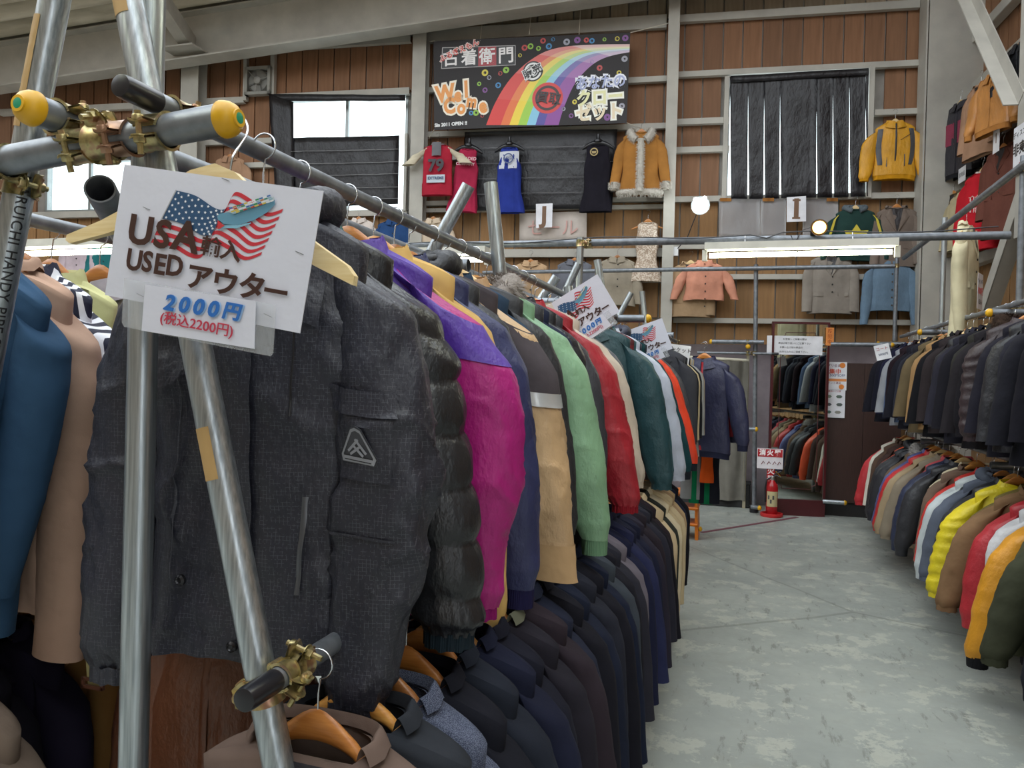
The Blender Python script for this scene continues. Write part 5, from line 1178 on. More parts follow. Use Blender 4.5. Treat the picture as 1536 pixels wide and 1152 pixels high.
for a, b in (((-0.30, -0.05), (0.05, 0.28)), ((0.30, -0.05), (-0.05, 0.28)), ((-0.22, -0.12), (0.10, 0.10)), ((0.22, -0.12), (-0.10, 0.10))):
    m = MB(); d_ = (b[0]-a[0], b[1]-a[1]); L__ = math.hypot(*d_); nx, ny = -d_[1]/L__*0.035, d_[0]/L__*0.035
    m.add([g1.sfun(1, 0.435-y*0.056/0.66, FR-0.10+x*0.056/0.085, 0.0128) for x, y in ((a[0]-nx, a[1]-ny), (b[0]-nx, b[1]-ny), (b[0]+nx, b[1]+ny), (a[0]+nx, a[1]+ny))], [(0, 1, 2, 3)]); m.build('badge_stroke', plain('8d8f96', 0.4), o1)
m = MB(); m.add([g1.sfun(1, 0.435-y*0.056/0.66, FR-0.10+x*0.056/0.085, 0.0129) for x, y in ((-0.46, -0.25), (0.46, -0.25), (0.46, -0.17), (-0.46, -0.17))], [(0, 1, 2, 3)]); m.build('badge_stroke', plain('8d8f96', 0.4), o1)
DK = plain('17171b', 0.35)
for k in range(1): on_sleeve(g1, 1, lambda u, v: (0.62+0.006*v, FR-0.6+1.3*u), 'seam', o1, RIP, 0.004)
def fr_strip(g, parent, x0, z0, x1, z1, w, off, name, mat, n=24, label=None):
    m = MB(); m.grid(lambda u, v: g.front(x0+(x1-x0)*v+(u-0.5)*w, z0+(z1-z0)*v, off+0.002*math.sin(PI*u)), 3, n); return m.build(name, mat, parent, label=label)
fr_strip(g1, o1, 0.02, ZN-0.03, 0.02, ZN-0.79, 0.055, 0.010, 'storm_flap', RIP); fr_strip(g1, o1, 0.115, ZN-0.17, 0.12, ZN-0.36, 0.004, 0.010, 'zip', DK, label='black zip on the chest')
fr_strip(g1, o1, 0.140, ZN-0.50, 0.130, ZN-0.67, 0.010, 0.010, 'zip', plain('5c5d62', 0.3, 0.5), label='grey toothed pocket zip'); fr_strip(g1, o1, -0.09, ZN-0.15, -0.12, ZN-0.75, 0.005, 0.006, 'seam', RIP)
m = MB(); m.grid(lambda u, v: g1.front(0.045+0.12*u, ZN-0.05-0.11*v-0.05*u*v, 0.014+0.010*math.sin(PI*u)*v), 12, 8); m.build('chest_flap', RIP, o1)
for x, z in ((0.125, ZN-0.135), (0.02, ZN-0.765), (0.02, ZN-0.55), (-0.09, ZN-0.66)):
    m = MB(); p = g1.front(x, z, 0.012); m.lathe([(0.004, -0.006), (0.010, -0.004), (0.010, 0.002), (0.006, 0.005), (0.004, 0.003)], 16, T(p.x, p.y-0.004, p.z) @ RX(PI/2)); m.build('snap_button', plain('2a2a2e', 0.25, 0.5), o1)
# yoke panels where a second colour runs over the sleeve cap, reflective band, quilting
def sleeve_band(o, g, t0, t1, mat, name, off=0.004, sides=(1, -1), label=None):
    for sd in sides:
        m = MB(); m.grid(lambda u, v: g.sfun(sd, t0+(t1-t0)*v, 2*PI*u, off), 24, 8, closed=True); m.build(name, mat, o, label=label)
sleeve_band(o3, g3, 0.0, 0.24, fabric('4c2a92', 'nylon'), 'shoulder_panel', 0.003, label='purple shoulder panel')
sleeve_band(o7, g7, 0.0, 0.33, fabric('4a4448', 'cotton'), 'shoulder_panel', 0.004, label='charcoal shoulder panel'); sleeve_band(o7, g7, 0.33, 0.38, plain('b9babb', 0.25, 0.3), 'reflective_band', 0.006, label='silver reflective band'); sleeve_band(o7, g7, 0.87, 1.0, fabric('bd9c74', 'cotton'), 'cuff', 0.004)
# ------------------------------------------------------------------ garments hung on the walls
def wg(frame, px, ytop, yhem, kind, c, w, label, off=0.15, hang_=True, width=1.0, yaw=0.0, hi=1, name=None, skw=None, hw=0, tilt=0.0, **kw):
    f, Wf = (WM, W) if frame == 'b' else (RM, RW)
    u_, z_ = Wf(px, ytop, off); _, zh = Wf(px, yhem, off); L = z_-zh
    g = shape(kind, rng.randrange(3), hi, **dict(dict(L=L, sl=min(0.62, L*0.92) if kind not in ('jersey', 'dress') else {'jersey': 0.22, 'dress': 0}[kind], d=0.045, dh=0.045, ry=0.036), **(skw or {})))
    Mx = f @ T(u_, -off, z_-ZN) @ RZ(yaw) @ RY(tilt)
    o = put(g, Mx @ Matrix.Diagonal((width, 1, 1, 1)), label, c, w, name=name, **kw)
    if hang_: put_hanger(Mx, 'wooden hanger holding the '+hang_, 'flat', hw)
    return o, g, Mx
o, g, Mx = wg('b', 657, 218, 293, 'jersey', 'a8283a', 'cotton', 'red baseball jersey with cream sleeves and number 79', hang_='red baseball jersey', sleeve='c9bfa8', collar=('8a8a90', 'cotton'), name='baseball_jersey', hw=1, off=0.32, skw=dict(out=0.12, sw=.19, cw=.19, ww=.19, hw=.20))
text_obj('79', o, ink('1d1a24'), T(0.0, -0.075, ZN-0.28), 0.21, bold=0.008); m = MB(); m.box((0, -0.068, ZN-0.44), (0.24, 0.003, 0.10)); m.build('printed_patch', ink('b9c2cc'), o, smooth=False); text_obj('EXTREME', o, ink('4a5a78'), T(0, -0.074, ZN-0.435), 0.05, bold=0.002)
m = MB(); m.grid(lambda u, v: Vector(((u-0.5)*0.12, -0.062-0.02*math.sin(PI*u), ZN+0.02-0.17*v)), 8, 6); m.build('drawn_hood', fabric('77777c', 'cotton'), o)
def torso_form(o):
    m = MB(); m.lathe([(0.001, 0.0), (0.018, 0.0), (0.02, -0.03), (0.03, -0.06), (0.055, -0.075), (0.055, -0.10)], 14, T(0, 0, ZN+0.135)); 
    m.grid(lambda u, v: Vector(((v*2-1)*0.19, 0.028*math.cos(2*PI*u)*(1-0.5*abs(v*2-1)**3), ZN+0.03-0.07*(v*2-1)**2+0.035*math.sin(2*PI*u)*(1-0.6*abs(v*2-1)**3))), 12, 16, closed=True)
    m.build('torso_form', BLK, o, label='black plastic torso hanger')
DR = dict(sw=0.115, cw=0.15, ww=0.15, hw=0.20, slope=0.1, neck=0.075)
o, g, Mx = wg('b', 704, 224, 318, 'dress', 'a82c4a', 'cotton', 'crimson sleeveless dress on a black torso form', hang_=None, name='dress', skw=DR, tilt=0.08, off=.24); torso_form(o); text_obj('RELOADED', o, ink('e0b8c0'), T(0, -0.085, ZN-0.14), 0.055, bold=0.001); text_obj('COMPANY', o, ink('e0b8c0'), T(0, -0.085, ZN-0.21), 0.05, bold=0.001)
o, g, Mx = wg('b', 764, 222, 319, 'dress', '2b3a8c', 'cotton', 'royal blue sleeveless dress with a white printed chest panel', hang_=None, name='dress', skw=dict(DR, L=0.82), tilt=-0.02, off=.24); torso_form(o)
m = MB(); m.grid(lambda u, v: g.front((u-0.5)*0.25, ZN-0.05-0.22*v, 0.006), 6, 6); m.build('chest_panel', ink('c9ccd6', .6), o)
m = MB(); m.add([(0.065*math.cos(k*PI/10), -0.075, ZN-0.15+0.065*math.sin(k*PI/10)) for k in range(20)]+[(0.05*math.cos(k*PI/10), -0.075, ZN-0.15+0.05*math.sin(k*PI/10)) for k in range(20)], [(k, (k+1) % 20, 20+(k+1) % 20, 20+k) for k in range(20)]); m.build('round_print', ink('3a4a78'), o); text_obj('USED', o, ink('3a4a78'), T(0, -0.076, ZN-0.15), 0.04, bold=0.001)
o, g, Mx = wg('b', 897, 218, 318, 'dress', '201e26', 'cotton', 'black sleeveless dress with a small gold crest', hang_=None, name='dress', skw=dict(DR, sw=0.14, cw=0.16, ww=0.15), off=.24); torso_form(o)
m = MB(); m.add([(0.05*math.cos(k*PI/10)-0.04, -0.075, ZN-0.10+0.05*math.sin(k*PI/10)) for k in range(20)]+[(0.036*math.cos(k*PI/10)-0.04, -0.075, ZN-0.10+0.036*math.sin(k*PI/10)) for k in range(20)], [(k, (k+1) % 20, 20+(k+1) % 20, 20+k) for k in range(20)]); m.add([(-0.07, -0.076, ZN-0.09), (-0.01, -0.076, ZN-0.09), (-0.02, -0.076, ZN-0.12), (-0.06, -0.076, ZN-0.12)], [(0, 1, 2, 3)]); m.build('gold_crest', ink('a8925a'), o)
o, g, Mx = wg('b', 962, 199, 292, 'fur', 'a8743a', 'cotton', 'long tan suede coat with white fur collar, cuffs and hem', hang_='fur-trimmed suede coat', collar=('c4bdb2', 'fur', 'e2ddd4'), trim='c4bdb2', name='suede_coat', skw=dict(hw=0.27, out=0.06, rx=0.07), hw=1, off=0.27)
FURM = fabric('c4bdb2', 'fur', 'e2ddd4')
def fur_tube(parent, pts, r, name, n=700):
    m = MB(); pts = [Vector(p) for p in pts]; m.tube(pts, [r*(0.9+0.15*nz(i*0.9, 2, 1)) for i in range(len(pts))], 10); rg = random.Random(2)
    for i in range(n):
        j = rg.uniform(0, len(pts)-1.01); a = int(j); p = pts[a].lerp(pts[a+1], j-a); t = (pts[a+1]-pts[a]).normalized(); q = rg.uniform(0, 2*PI); n1 = t.cross(Vector((0.1, 0.2, 1))).normalized(); n2 = t.cross(n1); dd = n1*math.cos(q)+n2*math.sin(q)
        m.add([p+dd*r*0.8-t*0.004, p+dd*r*0.8+t*0.004, p+dd*(r*1.5)+t*rg.uniform(-0.02, 0.02)+Vector((0, 0, -0.01))], [(0, 1, 2)])
    return m.build(name, FURM, parent)
gl = g.P['L']; fur_tube(o, [(0.0, -0.085, ZN-0.10-(gl-0.12)*k/8) for k in range(9)], 0.042, 'fur_front_edge'); fur_tube(o, [(0.26*math.cos(a), -0.055*math.sin(a), ZN-gl+0.02) for a in [k*PI/10 for k in range(11)]], 0.042, 'fur_hem')
for sd in (-1, 1): c_ = g.sfun(sd, 0.97, 0)*0.5+g.sfun(sd, 0.97, PI)*0.5; fur_tube(o, [c_+Vector((0, 0, 0.03)), c_, c_+Vector((0, 0, -0.05))], 0.055, 'fur_cuff', 250)
o, g, Mx = wg('b', 1343, 184, 263, 'windbreaker', 'd0951c', 'nylon', 'golden yellow jacket with charcoal side panels on the upper wall', hang_='golden yellow wall jacket', skw=dict(wr=0.004, out=0.07, sl=0.60, slope=0.42, d=0.05), zipc='2e2f34', trim='c88c16', name='jacket', hw=2)
for sd in (-1, 1):
    m = MB(); m.grid(lambda u, v, sd=sd: g.front(sd*(0.135+0.055*u+0.02*math.sin(v*PI)), ZN-0.08-0.42*v, 0.006), 5, 10); m.build('side_panel', fabric('4a4b50', 'nylon'), o, label='charcoal side panel')
    m = MB(); m.grid(lambda u, v, sd=sd: g.front(sd*(0.09+0.01*u), ZN-0.38-0.14*v, 0.008), 2, 4); m.build('pocket_zip', DK, o)
m = MB(); m.grid(lambda u, v: g.front(0.05+0.11*v, ZN-0.22+0.07*v+0.008*u, 0.008), 2, 4); m.build('chest_zip', DK, o)
wg('b', 972, 334, 422, 'dress', 'b09a86', 'sequin', 'pale sequinned party dress on a wooden hanger', hang_='pale sequinned dress', c2='d6c8b8', name='sequin_dress', skw=dict(sw=0.125, cw=0.14, ww=0.12, hw=0.19, fold=0.012), hw=1)
wg('b', 1036, 396, 475, 'coat', 'a58a6c', 'wool', 'beige wool coat half hidden behind the coral shirt', hang_='beige wool coat on the wall', name='coat', off=0.16, hw=2)
wg('b', 1057, 394, 450, 'shirt', 'cf9078', 'cotton', 'coral pink button shirt hung high beside the lamp', hang_='coral pink shirt', c2=None, name='shirt', off=0.22, skw=dict(wr=0.012, out=0.09), hw=2)
o, g, Mx = wg('b', 1283, 314, 385, 'sweat', '27403c', 'cotton', 'dark green hooded sweatshirt with a yellow three-leaf print', hang_='dark green hooded sweatshirt', skw=dict(collar='hood', out=0.08), collar=('5d666c', 'cotton'), name='hooded_sweatshirt', hw=2)
for a in (-0.95, 0.0, 0.95):
    m = MB(); m.add([(0.16*math.sin(a)*t-w_*math.cos(a), -0.085, ZN-0.36+0.17*math.cos(a)*t+w_*math.sin(a)) for t, w_ in ((0, 0.0), (0.55, 0.05), (1, 0), (0.55, -0.05))], [(0, 1, 2, 3)]); m.build('leaf_print', ink('c9b83a'), o)
for sd in (-1, 1): m = MB(); m.grid(lambda u, v, sd=sd: g.sfun(sd, 0.06+0.8*v, 3*PI/2-0.25+0.35*u, 0.004), 2, 12); m.build('sleeve_stripe', ink('c9b83a'), o)
wg('b', 1345, 312, 400, 'blazer', '75685f', 'wool', 'grey brown blazer high on the wall beside the corner column', hang_='grey brown blazer near the corner column', name='blazer', hw=1)
wg('b', 1247, 384, 470, 'coat', '8f877e', 'wool', 'light grey coat hung below the long fluorescent lamp', hang_='light grey coat below the lamp', name='coat', hw=1, skw=dict(sw=.23, cw=.24, ww=.24, hw=.25))
wg('b', 1336, 390, 466, 'shirt', '5e7488', 'denim', 'faded blue denim shirt under the grey brown blazer', hang_='faded blue denim shirt', name='denim_shirt', hw=1, skw=dict(sl=0.72, out=0.04), c2='8096aa')
o, g, Mx = wg('b', 926, 388, 458, 'shirt', '9c9282', 'cotton', 'stone beige belted jacket hung behind the second sign', hang_='stone beige belted jacket', name='jacket', hw=3)
wg('b', 862, 392, 470, 'shirt', '6d6f78', 'cotton', 'slate grey shirt hung behind the scaffold post', hang_='slate grey wall shirt', name='shirt', hw=1)
wg('b', 796, 394, 480, 'shirt', 'c0a07e', 'cotton', 'tan shirt hung on the wall above the red windbreaker', hang_='tan wall shirt', name='shirt', hw=1)
wg('b', 650, 330, 420, 'shirt', 'd2bfa8', 'cotton', 'cream shirt on the wall beside the steel column', hang_='cream wall shirt', name='shirt', hw=1)
wg('b', 590, 332, 420, 'shirt', '2c4a78', 'cotton', 'blue shirt on the wall left of the steel column', hang_='blue wall shirt', name='shirt', hw=1)
wg('b', 538, 330, 410, 'shirt', 'd8ccc4', 'cotton', 'off-white shirt on the wall under the tarp', hang_='off-white wall shirt', name='shirt', hw=1)
wg('b', 345, 236, 310, 'bomber', 'a58268', 'wool', 'light brown suede jacket behind the yellow end cap', hang_='light brown suede wall jacket', name='jacket', hw=1)
wg('b', 118, 352, 430, 'shirt', 'c9b8c0', 'cotton', 'pale pink shirt on the wall below the bright window', hang_='pale pink wall shirt', name='shirt', hw=1)
wg('b', 158, 356, 430, 'shirt', '2c7478', 'cotton', 'teal shirt on the wall below the bright window', hang_='teal wall shirt', name='shirt', hw=1)
# side wall
o, g, Mx = wg('s', 1441, 156, 258, 'bomber', '2a2830', 'nylon', 'black ski jacket with raspberry panels hung beside the corner column', off=0.25, hang_='black and raspberry ski jacket', name='ski_jacket', yaw=0.35, trim='1d1d22', skw=dict(wr=0.006, sl=.7), hw=2)
for sd in (-1, 1): m = MB(); m.grid(lambda u, v, sd=sd: g.front(sd*(0.03+0.13*u), ZN-0.20-0.24*v, 0.008), 4, 5); m.build('chest_panel', fabric('8a2c48', 'nylon'), o, label='raspberry panel')
wg('s', 1472, 128, 232, 'coat', 'b08a70', 'wool', 'dusty pink coat high on the side wall', off=0.25, hang_='dusty pink wall coat', name='coat', yaw=0.25, hw=1)
wg('s', 1492, 112, 190, 'bomber', 'c08448', 'leather', 'tan orange leather jacket in front of the dusty pink coat', off=0.4, hang_='tan orange leather jacket', name='leather_jacket', yaw=0.3, trim='b0763c', hw=1)
o, g, Mx = wg('s', 1474, 258, 366, 'sweat', 'c22430', 'cotton', 'bright red sweatshirt with white script on the side wall', off=0.25, hang_='bright red wall sweatshirt', name='sweatshirt', yaw=0.35, collar=('d8d0cc', 'cotton'), hw=2, skw=dict(sw=.24, cw=.26, ww=.25, hw=.26))

for zz_ in (0.27, 0.38):       # illegible white script: a looping stroke
    m = MB(); m.tube([g.front(-0.11+0.22*i/40+0.015*math.sin(i*0.9), ZN-zz_+0.028*math.sin(i*0.9+1.5)+0.01*math.sin(i*.3), 0.010) for i in range(41)], 0.004, 5); m.build('script_print', ink('e8c8c4'), o)
wg('s', 1505, 222, 352, 'coat', '6b4238', 'wool', 'chocolate brown track jacket with a cream piping beside the gusset column', off=0.25, hang_='chocolate brown track jacket', name='track_jacket', yaw=0.3, hw=1)
wg('s', 1430, 292, 385, 'coat', '6e6048', 'cotton', 'khaki coat beside the corner column', off=0.25, hang_='khaki coat by the corner column', name='coat', yaw=0.3, hw=1)
wg('s', 1447, 290, 372, 'shirt', 'b7a988', 'cotton', 'cream cardigan between the khaki coat and the red sweatshirt', off=0.25, hang_='cream cardigan on the side wall', name='cardigan', yaw=0.35, hw=1)
# cream robe hanging from the top pipe of the wall-side rack
q = PX(1450, 330, WXU+0.03); g = shape('coat', 2, 1, L=0.98, sw=0.19, sl=0.80, out=0.0, d=0.07, dh=0.08, slope=0.75)
Mx = T(WXU+0.03, q.y, zt) @ RZ(1.15); o = put(g, Mx, 'long cream robe hanging from the top pipe of the wall-side rack', 'c6bd9e', 'cotton', name='robe', collar=('cdc4a6', 'cotton'))
put_hanger(Mx, 'wooden hanger holding the long cream robe', 'flat', 2)
m = MB(); m.box((-0.10, -0.12, ZN-0.50), (0.19, 0.002, 0.26)); m.build('price_card', plain('cfcdd2', .5), o, smooth=False); text_obj('ジャンパー', o, ink('3a4a5a'), T(-0.10, -0.1225, ZN-0.43), 0.04); text_obj('1000円', o, ink('c23a40'), T(-0.10, -0.1225, ZN-0.50), 0.062, bold=0.002); text_obj('税込み', o, ink('3a3030'), T(-0.10, -0.1225, ZN-0.58), 0.04)
# small notices on the side wall
def notice(label, Mx, w, h, lines, cat='sign', bgc='e3e3e8', name='notice_card', th=0.003):
    r = thing(name, label, cat, Mx); m = MB(); m.box((0, 0, 0), (w, th, h)); m.build('card', plain(bgc, 0.35), r, smooth=False)
    for s_, x, z, sz, c, b in lines: text_obj(s_, r, ink(c), T(x*w, -th/2-0.0008, z*h), sz*h, bold=b*sz*h)
    return r
u_, z_ = RW(1531, 222, 0.45); notice('white notice with black characters on the gusset column', RM @ T(u_+0.02, -0.445, z_), 0.34, 0.42, [('ディスプレイ', 0, .32, .14, '1c1c1e', .01), ('非売品', 0, .0, .27, '1c1c1e', .03), ('です', 0, -.33, .14, 'b03038', .01)])
u_, z_ = RW(1498, 208, 0.35); notice('small white tag above the chocolate brown track jacket', RM @ T(u_, -0.37, z_), 0.14, 0.26, [('I', 0, 0, .5, '6f4f36', .02)])
u_, z_ = RW(1443, 262, 0.3); notice('small white tag beside the red sweatshirt', RM @ T(u_, -0.30, z_), 0.20, 0.16, [('非売品', 0, 0, .35, '55555a', .01)])
u_, z_ = RW(1532, 95, 0.3); 
wg('s', 1533, 66, 118, 'bomber', '1f2024', 'leather', 'small black jacket at the top of the side wall', off=0.3, hang_='small black jacket at the top of the side wall', name='jacket', yaw=0.3, hw=1)
# ------------------------------------------------------------------ price signs with the flag and ship
CTL, CTR, CBL = Vector((120, 30)), Vector((1468, 210)), Vector((2, 918)); SWD, SHT = 0.297, 0.200
_e1 = CTR-CTL; _e2 = CBL-CTL; _det = _e1.x*_e2.y-_e1.y*_e2.x
def SLc(x, y):
    d = Vector((x, y))-CTL; s = (d.x*_e2.y-d.y*_e2.x)/_det; t = (_e1.x*d.y-_e1.y*d.x)/_det
    return (s-0.5)*SWD, -t*SHT
def paper_mat():
    t = NT('laminated_paper'); n = t.noise(t.obj(), 9, 4, 0.6)
    t.set(lin('cfd0dc'), 0.5, None, t.bump(n, 0.25, 0.01)); t.b.inputs['Coat Weight'].default_value = 0.6; t.b.inputs['Coat Roughness'].default_value = 0.12; t.l(t.bump(n, 0.5, 0.012), t.b.inputs['Coat Normal']); return t.m
PAPER = paper_mat()
TOPC = [(505, 208), (640, 242), (775, 322), (850, 320), (905, 218), (1010, 262), (1120, 345), (1222, 322)]
def flagpt(u, v):
    a = ipl(TOPC, u); dx = -178+40*u; dy = 338-34*u; w_ = 8*math.sin(u*9+v*2)
    return a[0]+dx*v, a[1]+dy*v+w_*v
def usa_sign(Mx, label, fine=True):
    r = thing('price_sign', label, 'sign', Mx)
    def P3(x, y, k): a, b = SLc(x, y); return (a, -0.0006*k, b)
    m = MB(); w, h = SWD/2, SHT
    m.prism([(-w, -h), (w, -h), (w, 0), (-w, 0)], 0.0, 0.0012); m.build('paper', PAPER, r, smooth=False)
    def poly(pts, c, k, name): m = MB(); m.add([P3(x, y, k) for x, y in pts], [tuple(range(len(pts)))]); m.build(name, ink(c), r)
    for i in range(13):
        if i % 2: continue
        m = MB(); u0 = 0.42*0.97 if i < 7 else 0.0
        m.grid(lambda u, v: Vector(P3(*flagpt(u0+(1-u0)*u, (i+v)/13.0), 1)), 40 if fine else 14, 1); m.build('flag_stripe', ink('c2323f'), r)
    m = MB(); m.grid(lambda u, v: Vector(P3(*flagpt(0.41*u, v*7/13.0), 2)), 14, 5); m.build('flag_canton', ink('2c4f72'), r)
    for row in range(9):
        if not fine and row % 2: continue
        for c in range(6 if row % 2 == 0 else 5):
            cu = 0.41*((c+0.5+(0.5 if row % 2 else 0))/6.0); cv = (row+0.6)/9.2*7/13; x, y = flagpt(cu, cv); pts = []
            for k in range(10): rr = 11 if k % 2 == 0 else 4.6; a = -PI/2+k*PI/5+0.15; pts.append((x+rr*math.cos(a), y+rr*math.sin(a)))
            poly(pts, 'e6e8ee', 3, 'flag_star')
    poly([(498, 203), (508, 205), (330, 560), (318, 556)], 'a9aab0', 2, 'flag_pole')
    poly([(795, 378), (805, 360), (865, 348), (900, 352), (1168, 262), (1172, 298), (1120, 350), (1040, 398), (940, 430), (850, 432), (808, 412)], '5f90a8', 4, 'ship_hull'); poly([(798, 395), (840, 425), (930, 432), (1020, 412), (1020, 420), (930, 450), (840, 452), (800, 470), (815, 440)], '7fb0c4', 4, 'ship_wake'); poly([(800, 400), (835, 428), (850, 432), (820, 455), (800, 458)], 'c23a40', 5, 'ship_bow')
    poly([(865, 340), (1165, 248), (1172, 268), (905, 362)], 'b8c4c8', 5, 'ship_deck')
    rg = random.Random(4); cc = ['3b7f6a', 'c8b24a', 'a8402e', '3a6aa8', 'd8dade', '2f8a5a', '87a8b8', 'b87a3a']
    for a in range(11 if fine else 5):
        for b in range(4):
            st = 11 if fine else 5; x = 875+(a*270/st)+b*9; y = 322-(a*86/st)+b*11; wd = 250/st
            poly([(x, y), (x+wd, y-wd*0.32), (x+wd+3, y-wd*0.32+9), (x+3, y+9)], rg.choice(cc), 6+b, 'cargo_box')
    kx = SWD/1360.0; TI = math.radians(-7.6)
    def tx(s_, x, y, hpx, c='3f2722', b=0.03, rot=0.0, sx=1.0, k=5, cj=False, shear=0.0):
        a, z = SLc(x, y); size = hpx*kx/(0.73 if not cj else 0.86); text_obj(s_, r, ink(c), T(a, -0.0006*k, z) @ RY(-math.radians(rot)), size, bold=b*size, sx=sx, shear=shear, ext=0.0002)
    tx('U', 262, 485, 200, rot=-1, sx=0.95); tx('S', 420, 508, 190, rot=-2, sx=0.95); tx('A', 585, 520, 205, rot=-2, sx=0.95); tx('輸', 757, 582, 120, cj=True, b=0.02, rot=-2); tx('入', 895, 605, 120, cj=True, b=0.03, rot=-3)
    tx('U', 222, 682, 145, sx=0.85, rot=-1); tx('S', 318, 690, 140, sx=0.85); tx('E', 408, 705, 140, sx=0.9); tx('D', 512, 712, 140, sx=0.85)
    for ch, x, y in (('ア', 685, 785), ('ウ', 862, 812), ('タ', 1040, 832), ('ー', 1195, 858)): tx(ch, x, y, 160 if ch != 'ー' else 150, cj=True, b=0.032)
    # price card in its clear pouch
    m = MB(); m.prism([SLc(x, y) for x, y in [(302, 1145), (1078, 1215), (1078, 912), (318, 838)]], -0.006, -0.005); m.build('price_card', PAPER, r, smooth=False)
    m = MB(); m.prism([SLc(x, y) for x, y in [(150, 1100), (170, 1128), (1180, 1255), (1196, 1235), (1206, 930), (160, 800)]], -0.0046, -0.0040); m.build('clear_pouch', clear_mat('d5d8dc', 0.22), r, smooth=False)
    for ch, x in (('2', 500), ('0', 600), ('0', 700), ('0', 800), ('円', 925)): tx(ch, x, 955+(x-500)*0.085, 105, '2a68b4', 0.035, k=14, cj=ch == '円', shear=0.15); tx(ch, x+7, 958+(x-500)*0.085, 105, '9cc0e8', 0.045, k=12, cj=ch == '円', shear=0.15)
    tx('(税込2200円)', 690, 1085, 78, 'b8344a', 0.012, k=13, cj=True)
    if fine:
        for x, y in ((840, 130), (295, 320), (1335, 590), (265, 900), (1145, 990)): m = MB(); a, z = SLc(x, y); m.tube([(a-0.006, -0.001, z), (a+0.006, -0.001, z-0.003)], 0.0004, 5); m.build('staple', plain('3a3a3c', .4), r)
    return r
SY = 0.915; A = PY(186.6, 246.6, SY); B_ = PY(485, 286.5, SY); C_ = PY(160.4, 443, SY)
def sign_M(A, B_, C_, y):
    ex = (B_-A); sx_ = ex.length/SWD; ex.normalize(); ez = Vector((-ex.z, 0, ex.x)); sz_ = abs((A-C_).dot(ez))/SHT; mid_ = (A+B_)/2
    return Matrix(((ex.x*sx_, 0, ez.x*sz_, mid_.x), (0, 1, 0, y), (ex.z*sx_, 0, ez.z*sz_, mid_.z), (0, 0, 0, 1)))
usa_sign(sign_M(A, B_, C_, SY), 'large laminated sign with flag and ship at the front of the long rack')
def sgn(tl, tr, br, y, label):
    A, B_, D_ = PY(*tl, y), PY(*tr, y), PY(*br, y); usa_sign(sign_M(A, B_, A+(D_-B_), y), label, False)
sgn((806, 468), (896, 411), (932, 466), 3.22, 'tilted laminated flag sign beside the red windbreaker'); sgn((921, 503), (993, 477), (1006, 524), 4.75, 'small distant laminated flag sign behind the pale blue windbreaker')
q = PY(1018, 540, 5.9); notice('white handwritten card in front of the grey coats', T(q.x, q.y-.12, q.z) @ RY(0.12), 0.17, 0.22, [('ジャケット', 0, .32, .17, '222222', .012), ('SALE', .05, .02, .2, '3a3a3a', .01), ('990円', 0, -.3, .22, 'a83a2c', .02)])
q = PY(1425, 534, 8.2) ; q = PX(1324, 528, 1.12); notice('white price notice at the far end of the wall-side rack', T(q.x, q.y, q.z) @ RY(-0.25), 0.12, 0.13, [('コート', 0, .22, .26, 'a8505a', .01), ('2000円', 0, -.15, .2, '44506a', .01)])
# hanger carrying the big sign, hook swung over the rail
sh = thing('clothes_hanger', 'pale wooden hanger holding up the large laminated sign', 'hanger'); HY = 0.935
m = MB(); top = [(100, 352), (150, 331), (240, 283), (285, 255), (322, 245), (352, 258), (400, 306), (470, 362), (520, 398), (531, 414), (529, 428), (470, 398), (395, 345), (345, 296), (318, 282), (290, 292), (245, 318), (160, 350), (104, 365), (98, 360)]
pts = [PY(x, y, HY) for x, y in top]; m.prism([(p.x, p.z) for p in pts][::-1], HY, HY+0.012); m.build('hanger_arms', M_wood('d8bd86', 'e8d3a4', 0.4), sh, smooth=False)
hk = [(344, 275, HY+.006), (346, 250, HY+.004), (349, 234, 0.935), (362, 215, 0.95), (372, 200, 1.0), (371, 184, 1.05), (361, 171, 1.10), (348, 167, 1.12), (335, 172, 1.13), (330, 180, 1.13)]
hp = [PY(x, y, d_) for x, y, d_ in hk]
for _ in range(2): hp = [hp[0]]+[a_*(1-t_)+b_*t_ for a_, b_ in zip(hp, hp[1:]) for t_ in (0.25, 0.75)]+[hp[-1]]
m = MB(); m.tube(hp, 0.0018, 8); m.build('hook', WIRE, sh)
# ------------------------------------------------------------------ lamps
def tube_lamp(label, p, q, strength=30, body=True):
    p, q = Vector(p), Vector(q); r = thing('fluorescent_lamp', label, 'lamp'); d = (q-p).normalized()
    m = MB(); m.tube([p+d*0.03, q-d*0.03], 0.016, 12); m.build('tube', emit('fbffe2', strength), r)
    m = MB(); c_ = (p+q)/2; L = (q-p).length; ang = math.atan2(d.y, d.x); Rm = Matrix.Rotation(ang, 3, 'Z')
    m.box((c_.x, c_.y, c_.z+0.055), (L, 0.10, 0.045), None) if abs(d.x) > 0.7 else m.box((c_.x, c_.y, c_.z+0.055), (0.10, L, 0.045), None)
    m.build('housing', plain('d5d3c8', 0.5), r, smooth=False)
    for e in (p, q): m = MB(); m.box(e, (0.03, 0.03, 0.07)); m.build('end_holder', plain('d5d3c8', 0.5), r, smooth=False)
    return r
A = PY(1057, 382, 5.15); B_ = PY(1346, 379, 5.15); zz = (A.z+B_.z)/2; lm = tube_lamp('long lit fluorescent lamp hung under the high scaffold crossbar', (A.x, 5.15, zz), (B_.x, 5.15, zz), 14)
for x in (A.x+0.25, B_.x-0.25): m = MB(); m.tube([(x, 5.15, zz+0.07), (x, 5.19, zc+0.03)], 0.003, 5); m.build('hanging_wire', WIRE, lm)
A = PY(682, 390, 4.6); tube_lamp('lit fluorescent lamp glimpsed between the rack poles', (A.x-0.3, 4.6, A.z), (A.x+0.22, 4.6, A.z), 14)
